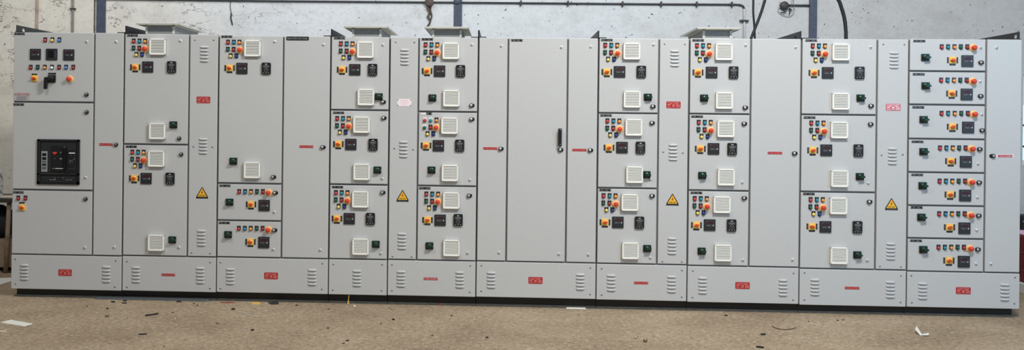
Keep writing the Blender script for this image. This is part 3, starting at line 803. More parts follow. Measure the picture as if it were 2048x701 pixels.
def wall_material():
    m = bpy.data.materials.new('whitewash'); m.use_nodes = True; nt = m.node_tree; L = nt.links; N = nt.nodes
    b = N['Principled BSDF']; b.inputs['Roughness'].default_value = .85
    tc = N.new('ShaderNodeTexCoord'); sx = N.new('ShaderNodeSeparateXYZ'); L.new(tc.outputs['Object'], sx.inputs[0])

    def noise(scale, detail=6, rough=.6, sc=None):
        n = N.new('ShaderNodeTexNoise'); n.inputs['Scale'].default_value = scale; n.inputs['Detail'].default_value = detail; n.inputs['Roughness'].default_value = rough
        if sc:
            mp = N.new('ShaderNodeMapping'); mp.inputs['Scale'].default_value = sc; L.new(tc.outputs['Object'], mp.inputs[0]); L.new(mp.outputs[0], n.inputs['Vector'])
        else: L.new(tc.outputs['Object'], n.inputs['Vector'])
        return n.outputs['Fac']

    def ramp(fac, stops):
        r = N.new('ShaderNodeValToRGB'); e = r.color_ramp.elements
        while len(e) < len(stops): e.new(.5)
        for q, (p, c) in zip(e, stops): q.position = p; q.color = c if len(c) == 4 else tuple(c)+(1,)
        L.new(fac, r.inputs[0]); return r.outputs[0]

    def mix(fac, a, c, mode='MIX'):
        x = N.new('ShaderNodeMix'); x.data_type = 'RGBA'; x.blend_type = mode
        if isinstance(fac, float): x.inputs[0].default_value = fac
        else: L.new(fac, x.inputs[0])
        for s, v in ((6, a), (7, c)):
            if isinstance(v, tuple): x.inputs[s].default_value = v
            else: L.new(v, x.inputs[s])
        return x.outputs[2]

    def math_(op, a, c):
        x = N.new('ShaderNodeMath'); x.operation = op
        for s, v in ((0, a), (1, c)):
            if isinstance(v, (int, float)): x.inputs[s].default_value = v
            else: L.new(v, x.inputs[s])
        return x.outputs[0]
    # bay tints, part limewash, part light put into colour: cream, blue white, grey
    wob = math_('MULTIPLY', math_('SUBTRACT', noise(1.3), .5), 1.2)
    xx = math_('ADD', sx.outputs[0], wob)
    f = N.new('ShaderNodeMapRange'); f.inputs[1].default_value = -7; f.inputs[2].default_value = 7; L.new(xx, f.inputs[0])
    base_c = ramp(f.outputs[0], [(.0, lin((228, 222, 208))), (.20, lin((230, 226, 216))), (.31, lin((222, 226, 230))), (.60, lin((222, 227, 230))), (.72, lin((208, 208, 207))), (1., lin((192, 191, 189)))])
    st = ramp(noise(2.2, 8, .65, (1, 1, 1.6)), [(.48, (0, 0, 0)), (.66, (1, 1, 1))])
    c = mix(math_('MULTIPLY', st, .22), base_c, lin((150, 138, 124)), 'MIX')
    c = mix(ramp(noise(26, 4, .7), [(.45, (0, 0, 0)), (.72, (.20, .20, .20))]), c, lin((150, 150, 148)))
    # pits and chips
    wn = N.new('ShaderNodeTexNoise'); wn.inputs['Scale'].default_value = 34; wn.inputs['Detail'].default_value = 3; L.new(tc.outputs['Object'], wn.inputs['Vector'])
    wv = N.new('ShaderNodeVectorMath'); wv.operation = 'MULTIPLY_ADD'; L.new(wn.outputs['Color'], wv.inputs[0]); wv.inputs[1].default_value = (.05, .05, .035); L.new(tc.outputs['Object'], wv.inputs[2])
    warp = wv.outputs[0]
    vo = N.new('ShaderNodeTexVoronoi'); vo.inputs['Scale'].default_value = 13; vo.inputs['Randomness'].default_value = 1; L.new(warp, vo.inputs['Vector'])
    pit = ramp(math_('ADD', vo.outputs['Distance'], math_('MULTIPLY', noise(3.1, 3), .36)), [(.25, (1, 1, 1)), (.28, (0, 0, 0))])
    c = mix(math_('MULTIPLY', pit, .85), c, lin((58, 54, 52)))
    vo2 = N.new('ShaderNodeTexVoronoi'); vo2.inputs['Scale'].default_value = 30; L.new(warp, vo2.inputs['Vector'])
    pit2 = ramp(math_('ADD', vo2.outputs['Distance'], math_('MULTIPLY', noise(2.3, 3), .5)), [(.315, (1, 1, 1)), (.35, (0, 0, 0))])
    c = mix(math_('MULTIPLY', pit2, .75), c, lin((80, 76, 72)))
    # hairline cracks, mostly in the cream bay
    cr = math_('ABSOLUTE', math_('SUBTRACT', noise(3.4, 5, .6, (1, 1, 1.9)), .5), 0)
    crk = ramp(cr, [(.0, (1, 1, 1)), (.012, (.0, .0, .0))])
    msk = ramp(noise(1.9, 3), [(.47, (0, 0, 0)), (.58, (1, 1, 1))])
    bay = ramp(f.outputs[0], [(.27, (1, 1, 1)), (.36, (.10, .10, .10))])
    c = mix(math_('MULTIPLY', math_('MULTIPLY', crk, msk), bay), c, lin((70, 60, 54)))
    L.new(c, b.inputs['Base Color'])
    bp = N.new('ShaderNodeBump'); bp.inputs['Strength'].default_value = .35; bp.inputs['Distance'].default_value = .01
    L.new(noise(14, 8, .65), bp.inputs['Height']); L.new(bp.outputs[0], b.inputs['Normal'])
    MATS['whitewash'] = m


def floor_material():
    m = bpy.data.materials.new('dusty_concrete'); m.use_nodes = True; nt = m.node_tree; L = nt.links; N = nt.nodes
    b = N['Principled BSDF']; b.inputs['Roughness'].default_value = .8; b.inputs['Specular IOR Level'].default_value = .25
    tc = N.new('ShaderNodeTexCoord')

    def noise(scale, detail=8, rough=.65, sc=(1, 1, 1), rot=0):
        n = N.new('ShaderNodeTexNoise'); n.inputs['Scale'].default_value = scale; n.inputs['Detail'].default_value = detail; n.inputs['Roughness'].default_value = rough
        mp = N.new('ShaderNodeMapping'); mp.inputs['Scale'].default_value = sc; mp.inputs['Rotation'].default_value = (0, 0, rot)
        L.new(tc.outputs['Object'], mp.inputs[0]); L.new(mp.outputs[0], n.inputs['Vector']); return n.outputs['Fac']

    def ramp(fac, stops):
        r = N.new('ShaderNodeValToRGB'); e = r.color_ramp.elements
        while len(e) < len(stops): e.new(.5)
        for q, (p, c) in zip(e, stops): q.position = p; q.color = tuple(c)+((1,) if len(c) == 3 else ())
        L.new(fac, r.inputs[0]); return r.outputs[0]

    def mix(fac, a, c):
        x = N.new('ShaderNodeMix'); x.data_type = 'RGBA'; L.new(fac, x.inputs[0])
        for s, v in ((6, a), (7, c)):
            if isinstance(v, tuple): x.inputs[s].default_value = v
            else: L.new(v, x.inputs[s])
        return x.outputs[2]
    c = ramp(noise(1.1, 10, .6), [(.3, lin((134, 116, 95))), (.5, lin((160, 141, 116))), (.7, lin((178, 160, 136)))])
    c = mix(ramp(noise(24, 6, .8), [(.50, (0, 0, 0)), (.64, (.7, .7, .7))]), c, lin((206, 188, 162)))
    c = mix(ramp(noise(30, 6, .8), [(.36, (.8, .8, .8)), (.50, (0, 0, 0))]), c, lin((92, 77, 60)))
    c = mix(ramp(noise(9, 8, .75, (.5, 2.2, 1), .5), [(.50, (0, 0, 0)), (.72, (.45, .45, .45))]), c, lin((112, 94, 78)))
    vo = N.new('ShaderNodeTexVoronoi'); vo.inputs['Scale'].default_value = 16; L.new(tc.outputs['Object'], vo.inputs['Vector'])
    n2 = noise(2.6, 3)
    ad = N.new('ShaderNodeMath'); ad.operation = 'MULTIPLY_ADD'; L.new(n2, ad.inputs[0]); ad.inputs[1].default_value = .3; L.new(vo.outputs['Distance'], ad.inputs[2])
    c = mix(ramp(ad.outputs[0], [(.185, (1, 1, 1)), (.21, (0, 0, 0))]), c, lin((222, 212, 194)))
    vo3 = N.new('ShaderNodeTexVoronoi'); vo3.inputs['Scale'].default_value = 7; L.new(tc.outputs['Object'], vo3.inputs['Vector'])
    ad3 = N.new('ShaderNodeMath'); ad3.operation = 'MULTIPLY_ADD'; L.new(noise(7.3, 4), ad3.inputs[0]); ad3.inputs[1].default_value = .4; L.new(vo3.outputs['Distance'], ad3.inputs[2])
    c = mix(ramp(ad3.outputs[0], [(.22, (.8, .8, .8)), (.27, (0, 0, 0))]), c, lin((84, 68, 54)))
    L.new(c, b.inputs['Base Color'])
    bp = N.new('ShaderNodeBump'); bp.inputs['Strength'].default_value = .4; bp.inputs['Distance'].default_value = .006
    L.new(noise(45, 6, .7), bp.inputs['Height']); L.new(bp.outputs[0], b.inputs['Normal'])
    MATS['dusty_concrete'] = m


wall_material(); floor_material()
tag(obj('floor', MB().box(-9, 9, -12, YW, -.1, 0, 'dusty_concrete')), kind='structure')
# back wall with a window opening beyond the last cabinet
wx0 = front(2045, 300, YW)[0]; wz0 = front(2044, 330, YW)[1]; wz1 = front(2044, 150, YW)[1]; wx1 = wx0+1.2
b = MB()
b.box(-9, wx0, YW, YW+.23, 0, 5, 'whitewash'); b.box(wx1, 9, YW, YW+.23, 0, 5, 'whitewash')
b.box(wx0, wx1, YW, YW+.23, 0, wz0, 'whitewash'); b.box(wx0, wx1, YW, YW+.23, wz1, 5, 'whitewash')
tag(obj('wall_back', b), kind='structure')
win = tag(obj('window_1', MB().box(wx0, wx1, YW+.02, YW+.07, wz0, wz0+.05, 'window_frame').box(wx0, wx1, YW+.02, YW+.07, wz1-.05, wz1, 'window_frame')
              .box(wx0, wx0+.012, YW+.022, YW+.068, wz0+.051, wz1-.051, 'window_frame').box(wx1-.05, wx1, YW+.022, YW+.068, wz0+.051, wz1-.051, 'window_frame')
              .box(wx0, wx1, YW+.02, YW+.06, wz0+.18, wz0+.20, 'dark_steel').box(wx0, wx1, YW+.02, YW+.06, wz0+.40, wz0+.42, 'dark_steel')), kind='structure')
obj('pane', MB().box(wx0+.01, wx1-.02, YW+.04, YW+.046, wz0+.02, wz0+.62, 'window_light'), win)
obj('pane', MB().box(wx0+.01, wx1-.02, YW+.04, YW+.046, wz0+.62, wz1-.02, 'window_blue'), win)


def wp(x, y, Y=YW):
    X, Zz = front(x, y, Y); return (X, Y, Zz)


# steel columns let into the wall
for i, (a, c) in enumerate(((193.8, 211.8), (908, 923.8), (1617.6, 1633.3))):
    x0 = front(a, 40, YW)[0]; x1 = front(c, 40, YW)[0]
    b = MB().box(x0, x1, YW-.018, YW+.02, 0, 5, 'column_paint', .003)
    tag(obj('trim_%d' % (i+1), b), kind='structure')
# plaster channels / downpipes
x = front(71.5, 40, YW)[0]; xb = front(77.5, 40, YW)[0]
tag(obj('plaster_strip', MB().box(x, xb, YW-.012, YW-.001, 1.2, 5, 'stain', .004)), 'brownish vertical plaster strip on the cream wall above the circuit breaker cabinet', 'wall strip')
x = front(146.6, 40, YW)[0]
tag(obj('wall_conduit', MB().tube([(x, YW-.014, 1.2), (x, YW-.014, 5)], .0125, 'old_pipe').box(x-.03, x+.03, YW-.028, YW, wp(147, 18)[2]-.008, wp(147, 18)[2]+.008, 'pipe_dark')),
    'grey vertical conduit with one clip on the cream wall, closest to the first blue column', 'conduit')
x = front(189.4, 40, YW)[0]
tag(obj('earth_strip', MB().box(x-.006, x+.006, YW-.008, YW-.001, 1.2, 5, 'rust')), 'thin rusty earthing strip running down the edge of the first blue column', 'earthing strip')
# long conduit along the top of the wall
pts = [wp(190, -2.4), wp(520, 2), wp(1000, 6), wp(1300, 8.5), wp(1470, 9.4), wp(1480, 10), wp(1485.5, 12.5), wp(1488, 18), wp(1488, 60), wp(1487, 140)]
pts = [(p[0], YW-.016, p[2]) for p in pts]
cd = tag(obj('wall_conduit', MB().tube(pts[:8], .0095, 'pipe_dark').tube(pts[7:], .0125, 'pipe')), 'long horizontal conduit along the wall top, bending down by the hanging cables', 'conduit')  # level run: dirt and the shade on it both put into the dark colour
for px, py in ((1042, 6.5), (1136, 7), (1245, 8.2), (1322, 8.7), (1393, 9), (1463, 9.4)):
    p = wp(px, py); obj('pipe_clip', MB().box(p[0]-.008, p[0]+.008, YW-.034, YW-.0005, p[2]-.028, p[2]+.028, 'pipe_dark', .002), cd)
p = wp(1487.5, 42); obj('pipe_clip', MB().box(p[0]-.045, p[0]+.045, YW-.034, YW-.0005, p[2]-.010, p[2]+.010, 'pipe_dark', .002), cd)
# old junction box with a wire tail down the wall
p = wp(859, 5); jb = tag(obj('junction_box', MB().lathe([(.048, 0), (.048, -.04), (.040, -.046)], 'rust', n=20), None, (p[0], YW, p[2])), 'round rusty junction box with a drooping tail near the second blue column', 'junction box')
tl = [wp(858, 8), wp(856, 18), wp(860, 26), wp(856, 34), wp(861, 42), wp(858, 50), wp(853, 55)]
obj('wire_tail', MB().tube([(q[0]-p[0], -.016, q[2]-p[2]) for q in tl], [.013, .016, .011, .014, .010, .012, .006], 'rust'), jb)
tl = [wp(863, 8), wp(861, 20), wp(864, 32), wp(860, 48)]
obj('wire_tail', MB().tube([(q[0]-p[0], -.012, q[2]-p[2]) for q in tl], [.009, .008, .007, .004], 'litter_brown'), jb)
p = wp(914, 3); tag(obj('fixing_plate', MB().lathe([(.034, 0), (.034, -.006), (.028, -.010)], 'column_paint', n=24), None, (p[0], YW-.018, p[2])), 'round grey-blue fixing plate on the middle blue column', 'fixing plate')
# ceiling rose with coiled wires beside the third column
p = wp(1567.5, 12); rose = tag(obj('junction_box', MB().lathe([(.045, 0), (.045, -.035), (.036, -.042)], 'dark_steel', n=20), None, (p[0], YW, p[2])), 'round dark junction box with loose coiled wires beside the third blue column', 'junction box')
a, c = wp(1573, 11), wp(1619, 11.5)
obj('conduit_stub', MB().tube([(a[0]-p[0], -.014, a[2]-p[2]), (c[0]-p[0], -.014, c[2]-p[2])], .011, 'pipe_dark'), rose)
for seq in ([(1563, 12), (1556, 18), (1556, 24), (1563, 30), (1572, 33), (1580, 33), (1586, 28), (1588, 20), (1586, 8), (1587, -6)], [(1580, 17), (1582, 8), (1585, -6)]):
    obj('loose_wire', MB().tube([(wp(*q)[0]-p[0], -.02, wp(*q)[2]-p[2]) for q in seq], .0034, 'wire', 6), rose)
for seq in ([(1560, 26), (1566, 26), (1572, 24), (1565, 23)], [(1576, 17), (1579, 22), (1577, 30)], [(1577, 17), (1583, 22)]):
    obj('loose_wire', MB().tube([(wp(*q)[0]-p[0], -.03, wp(*q)[2]-p[2]) for q in seq], .0055, 'cable', 6), rose)


def curve(pts, n=8):
    out = []
    P4 = [pts[0]]+list(pts)+[pts[-1]]
    for i in range(1, len(P4)-2):
        p0, p1, p2, p3 = (Vector(P4[i-1]), Vector(P4[i]), Vector(P4[i+1]), Vector(P4[i+2]))
        for k in range(n):
            t = k/n
            out.append(.5*((2*p1)+(p2-p0)*t+(2*p0-5*p1+4*p2-p3)*t*t+(3*p1-p0-3*p2+p3)*t**3))
    out.append(Vector(pts[-1])); return out


def roofz(i): return (ZT[i]+ZT[i+1])/2


for seq, r, y, i, lab in (
        ([(1508, -60), (1506.5, 10), (1506.8, 30), (1508.5, 50), (1509.5, 74)], .0105, 1.30, 7, 'thinner black cable hanging straight down beside the wall conduit bend'),
        ([(1545, -60), (1529, 3), (1519, 34), (1508, 62), (1502.5, 76)], .0135, 1.15, 7, 'thick black cable hanging aslant across the thinner straight one'),
        ([(1640, -40), (1674, -4), (1683, 16), (1689, 38), (1691.5, 60), (1692, 78)], .0175, 1.2, 8, 'thickest black cable curving down beyond the third blue column')):
    pts = [(front(q[0], q[1], y)[0], y, front(q[0], q[1], y)[1]) for q in seq]
    e = Vector(pts[-1])-Vector(pts[-2]); pts.append(tuple(Vector(pts[-1])+e.normalized()*.2))
    tag(obj('hanging_cable', MB().tube(curve(pts), r, 'cable', 10)), lab, 'cable', 'black cables dropping behind the cabinets')
seq = [(462, 2), (461, 14), (463, 28), (462, 36), (464, 44), (465, 50)]
tag(obj('wire_stub', MB().tube(curve([(wp(*q)[0], YW-.008, wp(*q)[2]) for q in seq], 4), [.003]*8+[.007]*13, 'cable', 6)), 'short black wire stub hanging on the blank wall above the tall 800A plate door', 'wire')

# ------------------------------------------------------------------ things at the two ends of the row
# work table beside the breaker cabinet
tx = front(22, 400, 1.45)[0]; tz = .78
tz = front(14, 398, 1.30)[1]
root = bpy.data.objects.new('work_table', None); C.objects.link(root); root.location = (tx-.75, 1.65, 0)
tag(root, 'dark steel work table against the back wall beyond the circuit breaker cabinet', 'table')
obj('table_top', MB().box(-.85, .85, -.35, .35, tz-.04, tz, 'dark_steel', .004), root)
for sx in (-.60, .78):
    for sy in (-.30, .30):
        obj('leg', MB().tube([(sx, sy, tz-.04), (sx-.03, sy, 0)], .022, 'wood' if sx > 0 else 'dark_steel', 8), root)
q = front(6, 391, 1.45)
tag(obj('paper_sheet', MB().box(-.30, .13, -.12, .16, 0, .006, 'paper_warm', .002), None, (q[0]+.02, 1.50, tz+.001)), 'cream paper sheets lying on the dark work table', 'paper')
q = front(-1, 380, 1.5)
bt = tag(obj('water_bottle', MB().add([], [], 'bottle')), 'clear ribbed plastic water bottle standing on the work table papers', 'bottle')
bm = MB(); prof = [(.030, 0), (.034, .01), (.034, .05), (.031, .06), (.034, .07), (.034, .11), (.031, .12), (.034, .13), (.034, .17), (.028, .20), (.014, .235), (.013, .25)]
n = 18; vs = []; fs = []
for r, z in prof: vs += [(r*math.cos(2*math.pi*i/n), r*math.sin(2*math.pi*i/n), z) for i in range(n)]
for a in range(len(prof)-1):
    for i in range(n): fs.append([a*n+i, a*n+(i+1) % n, (a+1)*n+(i+1) % n, (a+1)*n+i])
fs.append(list(range(n)))
bm.add(vs, fs, 'bottle', True); bt.data = bm.mesh('water_bottle'); bt.location = (q[0], 1.5, tz+.007)
obj('bottle_cap', MB().add([(.016*math.cos(2*math.pi*i/12), .016*math.sin(2*math.pi*i/12), z) for z in (.245, .268) for i in range(12)],
                           [[i, (i+1) % 12, 12+(i+1) % 12, 12+i] for i in range(12)]+[list(range(12, 24))], 'white'), bt)
# black sack under the table, timber crate below it
q = front(4, 440, 1.5)
bm = bmesh.new(); bmesh.ops.create_icosphere(bm, subdivisions=3, radius=1)
for v in bm.verts:
    v.co = Vector((v.co.x*.24*(1+.12*math.sin(5*v.co.z+2*v.co.y)), v.co.y*.18, max(-.8, v.co.z)*.17*(1+.1*math.cos(7*v.co.x))))
me = bpy.data.meshes.new('tool_bag'); bm.to_mesh(me); bm.free(); me.materials.append(MATS['bag'])
cz = front(0, 507, 1.42)[1]; ct = front(10, 479, 1.42)[1]
crx = front(21, 490, 1.42)[0]
cr = tag(obj('timber_crate', MB().box(-.7, 0, -.22, .22, .0, .012, 'wood')
             .box(-.7, 0, -.22, -.20, .05, ct, 'wood', .003).box(-.7, 0, .20, .22, .05, ct, 'wood', .003).box(-.02, 0, -.22, .22, .0, ct, 'wood', .003).box(-.7, -.68, -.22, .22, .0, ct, 'wood', .003)
             .box(-.7, 0, -.21, .21, ct-.03, ct-.002, 'wood', .003), None, (crx+.1, 1.62, 0)), 'low weathered timber crate on the floor under the work table', 'crate')
o = obj('tool_bag', me, None, (q[0]-.08, 1.62, ct+.148)); tag(o, 'slumped black tool bag on the timber crate under the table', 'bag')
for pl in me.polygons: pl.use_smooth = True
gx, gy = ground(-6, 545); hx, hy = ground(24, 546)
tag(obj('floor_cable', MB().tube(curve([(gx-.3, gy, .010), (gx, gy+.02, .010), (hx, hy, .010), (hx+.4, hy+.3, .010)]), .010, 'cable', 8)), 'black cable lying on the floor in front of the timber crate', 'cable')
gx, gy = ground(-8, 590); hx, hy = ground(21, 566)
tag(obj('packing_sheet', MB().add([(gx-.5, gy-.02, .004), (hx-.02, gy+.12, .004), (hx-.02, hy+.32, .004), (gx-.5, hy+.22, .004)], [[0, 1, 2, 3]], 'paper')
        .add([(gx-.5, gy-.02, .001), (hx-.02, gy+.12, .001), (hx-.02, hy+.32, .001), (gx-.5, hy+.22, .001)], [[3, 2, 1, 0]], 'paper')), 'pale packing sheet flat on the floor beside the circuit breaker cabinet', 'sheet')
# beyond the far end
dx = front(2042.5, 500, 1.5)[0]; dz = front(2045, 471, 1.5)[1]
bm = MB(); n = 28; R = .29; vs = []; fs = []
prof = [(R*.96, .09), (R, .10), (R, dz*.35), (R*1.02, dz*.37), (R, dz*.39), (R, dz*.66), (R*1.02, dz*.68), (R, dz*.70), (R, dz-.02), (R*.97, dz)]
for r, z in prof: vs += [(r*math.cos(2*math.pi*i/n), r*math.sin(2*math.pi*i/n), z) for i in range(n)]
for a in range(len(prof)-1):
    for i in range(n): fs.append([a*n+i, a*n+(i+1) % n, (a+1)*n+(i+1) % n, (a+1)*n+i])
fs += [list(range(n))[::-1], [(len(prof)-1)*n+i for i in range(n)]]
bm.add(vs, fs, 'red_drum')
drx = dx+R-.012
dr = tag(obj('steel_drum', bm, None, (drx, 1.5, 0)), 'dark red drum standing on a white pallet beyond the seven-door cabinet', 'drum')
pal = MB()
for i in range(5): pal.box(-.36, .36, -.34+.146*i, -.34+.146*i+.11, .07, .089, 'white', .002)
for x in (-.33, 0, .33): pal.box(x-.03, x+.03, -.34, .35, 0, .07, 'white', .002)
tag(obj('pallet', pal, None, (drx+.02, 1.5, 0)), 'white painted pallet on the floor carrying the dark red drum', 'pallet')
bm = bmesh.new(); bmesh.ops.create_grid(bm, x_segments=12, y_segments=12, size=.27)
for v in bm.verts: v.co.z = .012+.022*(math.sin(9*v.co.x+1)*math.cos(8*v.co.y)+1)*.6
ret = bmesh.ops.extrude_face_region(bm, geom=bm.faces[:])
for e in ret['geom']:
    if isinstance(e, bmesh.types.BMVert): e.co.z -= .008
bmesh.ops.recalc_face_normals(bm, faces=bm.faces[:])
me = bpy.data.meshes.new('folded_cloth'); bm.to_mesh(me); bm.free(); me.materials.append(MATS['pink_cloth'])
tag(obj('folded_cloth', me, None, (drx, 1.5, dz-.002)), 'crumpled pale pink cloth lying on top of the dark red drum', 'cloth')
bx = front(2042, 440, 1.95)[0]
mb = MB().box(0, .8, -.05, .20, .06, front(2045, 432, 1.95)[1], 'bag', .01)
mb.box(.005, .79, -.054, -.049, front(2045, 443, 1.95)[1]-.006, front(2045, 443, 1.95)[1]+.004, 'steel', .001)
for x in (.06, .74): mb.box(x-.03, x+.03, -.02, .17, 0, .065, 'dark_steel')
tag(obj('tool_chest', mb, None, (bx, 1.98, 0)), 'black tool chest against the wall behind the dark red drum', 'tool chest')

# ------------------------------------------------------------------ litter on the floor
ZF = {'a': (0, 560, 3.938), 'b': (500, 560, 3.938), 'c': (1000, 560, 3.938), 'd': (1500, 560, 3.737)}


def fl(c, x, y, z=0.):
    ox, oy, s = ZF[c]; return ground(ox+x/s, oy+y/s, z)


def flat(name, pts, th, m, label, cat, lift=0.):
    n = len(pts)
    cx = sum(p[0] for p in pts)/n; cy = sum(p[1] for p in pts)/n
    vs = [(x-cx, y-cy, .0008) for x, y in pts]+[(cx*0+(x-cx)*.94, (y-cy)*.94, th+lift*math.sin(i*2.1)) for i, (x, y) in enumerate(pts)]
    fs = [list(range(n))[::-1], list(range(n, 2*n))]+[[i, (i+1) % n, n+(i+1) % n, n+i] for i in range(n)]
    return tag(obj(name, MB().add(vs, fs, m), None, (cx, cy, 0)), label, cat)


def blob(c, x, y, w, h, m, label, name='plastic_scrap', cat='scrap', th=.005, n=9):
    rr = random.Random(int(x*7+y)); pts = []
    for i in range(n):
        a = 2*math.pi*i/n+rr.uniform(-.2, .2); k = rr.uniform(.65, 1.1)
        pts.append(fl(c, x+w/2*k*math.cos(a), y-h/2*k*math.sin(a)))
    return flat(name, pts, th, m, label, cat, .002)


def stick(c, pts, r, m, label, name='wire_offcut', cat='wire'):
    p3 = [(*fl(c, x, y), r+.0006) for x, y in pts]
    return tag(obj(name, MB().tube(curve(p3, 5) if len(p3) > 2 else p3, r, m, 7)), label, cat)


flat('cardboard_sheet', [fl('a', *q) for q in ((0, 340), (190, 370), (258, 350), (80, 318))], .004, 'paper', 'white rectangular board lying flat on the floor before the circuit breaker cabinet', 'board')
blob('a', 25, 408, 74, 12, 'paper_warm', 'small cream paper scrap just before the white rectangular board', 'paper_scrap', 'paper', .003)
B = 'litter_black'
for a in (
        ('a', 893, 177, 42, 11, B, 'black plastic scrap at the end of the grey strip, nearest the breaker cabinet plinth'),
        ('a', 985, 169, 38, 9, B, 'black scrap touching the shadow under the louvred two-door cabinet, upper of two overlapping'),
        ('a', 983, 187, 50, 7, B, 'thin black sliver just below another black scrap near the plinth'),
        ('a', 685, 212, 18, 6, 'litter_brown', 'tiny dark crumb alone on the floor before the breaker cabinet danger sign'),
        ('a', 845, 230, 27, 9, B, 'small black scrap midway between two others below the first cabinet seam'),
        ('a', 845, 290, 38, 14, 'litter_brown', 'curled dark brown scrap on open floor below the first cabinet seam'),
        ('a', 1408, 175, 44, 10, B, 'black scrap by the rounded end of the grey strip at the plinth'),
        ('a', 1528, 191, 14, 6, B, 'tiny black crumb beside the grey strip end, nearer to the plinth'),
        ('a', 1555, 205, 18, 5, B, 'tiny black sliver just in front of a black crumb near the strip end'),
        ('a', 1363, 261, 26, 4, 'litter_brown', 'thin brown sliver behind the white crumb on open floor'),
        ('a', 1378, 308, 13, 7, 'paper', 'tiny white crumb on open floor before the louvred two-door cabinet'),
        ('a', 1835, 233, 38, 17, B, 'chunky black lump between the red scrap and the pale thread'),
        ('a', 1710, 350, 28, 5, 'litter_brown', 'faint brown sliver on open floor before the HVAC plate cabinet'),
        ('a', 1118, 433, 84, 10, B, 'long pointed black sliver nearest the camera below the louvred cabinet'),
        ('a', 1987, 398, 30, 15, B, 'round black lump on open floor before the HVAC plate cabinet'),
        ('a', 1293, 530, 12, 8, 'litter_brown', 'dark crumb at the very front of the floor below the louvred cabinet'),
        ('b', 190, 187, 112, 22, 'bag', 'flat grey-black rag at the plinth beside the yellow scrap'),
        ('b', 368, 204, 24, 7, B, 'small black scrap between the flat rag and the narrow cabinet'),
        ('b', 620, 236, 26, 6, 'litter_brown', 'brown sliver before the seam of the narrowest cabinet'),
        ('b', 615, 383, 14, 20, 'litter_brown', 'small twisted dark scrap standing out on open floor before the narrowest cabinet'),
        ('b', 768, 483, 30, 9, B, 'small black scrap, upper one of a pair near the front of the floor'),
        ('b', 737, 506, 28, 7, 'litter_brown', 'small brown scrap, lower one of a pair near the front of the floor'),
        ('b', 1130, 316, 28, 13, B, 'black angular scrap on open floor before the rating plate cabinet'),
        ('b', 1033, 350, 19, 5, 'litter_brown', 'faint brown crumb close to the black angular scrap'),
        ('b', 1588, 287, 15, 7, B, 'tiny black crumb before the busbar chamber label of the rating plate cabinet'),
        ('b', 1868, 458, 24, 11, B, 'small black scrap on open floor before the pull handle cabinet'),
        ('b', 1435, 441, 22, 7, 'litter_brown', 'dull brown scrap toward the front, below the rating plate cabinet'),
        ('c', 1783, 285, 28, 9, B, 'small oval black scrap close to the plinth of the blank cable door cabinet'),
        ('d', 97, 411, 50, 17, B, 'largest black scrap on open floor below the hanging cables'),
        ('d', 437, 316, 11, 7, B, 'tiny black crumb before the faded danger sign cabinet'),
        ('d', 655, 306, 22, 5, B, 'tiny black sliver, first of two side by side before the faded sign cabinet'),
        ('d', 695, 304, 14, 5, B, 'tiny black sliver, second of two side by side and further from the hanging cables')):
    blob(*a)
blob('a', 1800, 182, 134, 9, 'litter_red', 'flat red plastic scrap at the plinth foot beside the yellow one', 'plastic_scrap', 'scrap', .002)
blob('b', 50, 188, 96, 22, 'litter_yellow', 'flat yellow paper scrap between the red scrap and the black rag', 'paper_scrap', 'paper', .003)
blob('b', 1503, 199, 42, 10, 'litter_red', 'crumpled red wrapper at the plinth of the rating plate cabinet', 'plastic_scrap', 'scrap', .012)
blob('b', 823, 213, 24, 11, 'paper', 'small white chip before the yellow tape end', 'paper_scrap', 'paper', .008)
blob('c', 1898, 236, 30, 17, 'clear_film', 'crumpled clear film ball against the plinth of the blank cable door cabinet', 'plastic_film', 'scrap', .03)
flat('plastic_trim', [fl('c', *q) for q in ((520, 231), (678, 235), (674, 221), (522, 219))], .008, 'paper', 'short white plastic trunking piece at the plinth of the pull handle cabinet', 'trim piece')
stick('a', [(978, 315), (1005, 300)], .004, 'bare_wire', 'short pale wire offcut between two black pieces on open floor')
stick('a', [(1145, 289), (1195, 282), (1245, 273)], .006, B, 'long black cable offcut on open floor before the louvred two-door cabinet')
stick('a', [(1880, 258), (1905, 262), (1960, 280), (2030, 298)], .0025, 'paper', 'thin white thread beside the chunky black lump')
stick('b', [(1118, 210), (1098, 220), (1110, 232), (1128, 243)], .004, 'bare_wire', 'bent pale wire clipping before the rating plate cabinet seam')
stick('c', [(1063, 468), (1085, 448)], .006, 'bare_wire', 'short pale stub of wire before the pull handle cabinet corner')
stick('c', [(1134, 478), (1138, 492), (1152, 492), (1156, 480)], .005, 'litter_brown', 'curled brown wire stub next to a pale straight one')
stick('d', [(165, 348), (190, 365), (250, 377), (310, 372), (345, 362)], .003, 'litter_brown', 'thin brown wire bowed on the floor near the hanging cable cabinet')
stick('d', [(45, 508), (72, 510), (102, 514)], .006, B, 'short black stick at the front of the floor below the hanging cables')
# folded white paper on the floor before the end cabinet
a = [fl('d', *q) for q in ((1232, 402), (1245, 383), (1285, 412), (1270, 420))]; c2 = [fl('d', *q) for q in ((1270, 420), (1285, 412), (1338, 411), (1334, 426))]
ox, oy = a[2]
vs = [(a[0][0]-ox, a[0][1]-oy, .03), (a[1][0]-ox, a[1][1]-oy, .035), (a[2][0]-ox, a[2][1]-oy, .002), (a[3][0]-ox, a[3][1]-oy, .002), (c2[2][0]-ox, c2[2][1]-oy, .012), (c2[3][0]-ox, c2[3][1]-oy, .008)]
vs += [(x, y, z+.002) for x, y, z in vs]
tag(obj('folded_paper', MB().add(vs, [[0, 1, 2, 3], [3, 2, 4, 5], [9, 8, 7, 6], [11, 10, 8, 9], [0, 6, 7, 1], [1, 7, 8, 2], [2, 8, 10, 4], [4, 10, 11, 5], [5, 11, 9, 3], [3, 9, 6, 0]], 'paper'), None, (ox, oy, 0)),
    'folded white paper slip on the floor before the seven-door cabinet', 'paper')
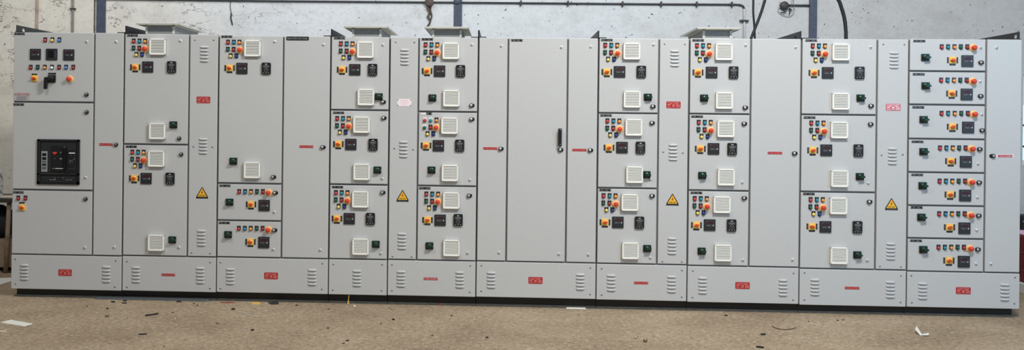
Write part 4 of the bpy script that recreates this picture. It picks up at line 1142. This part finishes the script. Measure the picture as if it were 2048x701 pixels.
# tape end standing against the plinth
q = fl('b', 772, 192)
vs = [(-.008, 0, .001), (.012, 0, .001), (.006, .004, .03), (.009, .006, .075), (.004, .006, .075), (-.001, .004, .03)]
vs += [(x, y-.0015, z) for x, y, z in vs]
tag(obj('tape_end', MB().add(vs, [[0, 1, 2, 5], [5, 2, 3, 4], [11, 8, 7, 6], [10, 9, 8, 11]]+[[i, (i+1) % 6, 6+(i+1) % 6, 6+i] for i in range(6)], 'litter_yellow'), None, (q[0], min(q[1], 0.0), 0)),
    'yellow tape end leaning upright against the plinth of the narrowest cabinet', 'tape')
# grey strip at the foot of the plinths
x0 = ground(190, 597.5)[0]; x1 = ground(430, 599)[0]
gy = -.024
poly = [(x0, gy), (x0+.02, gy-.028), (x1-.02, gy-.028), (x1, gy-.01), (x1-.01, gy+.02), (x0, gy+.02)]
flat('edge_strip', poly, .013, 'strip_grey', 'long grey rubber strip lying along the plinths of the first two cabinets', 'strip')

# ------------------------------------------------------------------ light
w = bpy.data.worlds.new('daylight'); bpy.context.scene.world = w; w.use_nodes = True
bg = w.node_tree.nodes['Background']; bg.inputs[0].default_value = (.93, .97, 1.0, 1); bg.inputs[1].default_value = .18


def area(name, loc, target, sx, sy, power, col):
    l = bpy.data.lights.new(name, 'AREA'); l.shape = 'RECTANGLE'; l.size = sx; l.size_y = sy; l.energy = power; l.color = col
    o = bpy.data.objects.new(name, l); C.objects.link(o); o.location = loc
    o.rotation_euler = (Vector(target)-Vector(loc)).to_track_quat('-Z', 'Y').to_euler()
    return o


area('skylight', (2.4, -4.3, 6.0), (.0, 0, 1.0), 1.7, .6, 368, (1, .985, .955))
area('skylight', (-3.2, -4.8, 6.4), (-1.5, 0, 1.0), 1.8, .6, 112, (1, .975, .93))
area('doorway_daylight', (7.5, -6.0, 3.2), (1.5, 0, 1.2), 2.5, 2.5, 185, (.40, .68, 1))
area('wall_fill', (-3.6, -.2, 5.6), (-3.8, 2.2, 2.6), 6, .8, 76, (.985, .985, .98))  # fill lamp added to brighten the back wall, mostly its cream end

sc = bpy.context.scene
sc.view_settings.view_transform = 'Standard'; sc.view_settings.look = 'None'; sc.view_settings.gamma = 1; sc.view_settings.use_curve_mapping = False
sc.view_settings.exposure = 0
sc.cycles.max_bounces = 6; sc.cycles.diffuse_bounces = 3
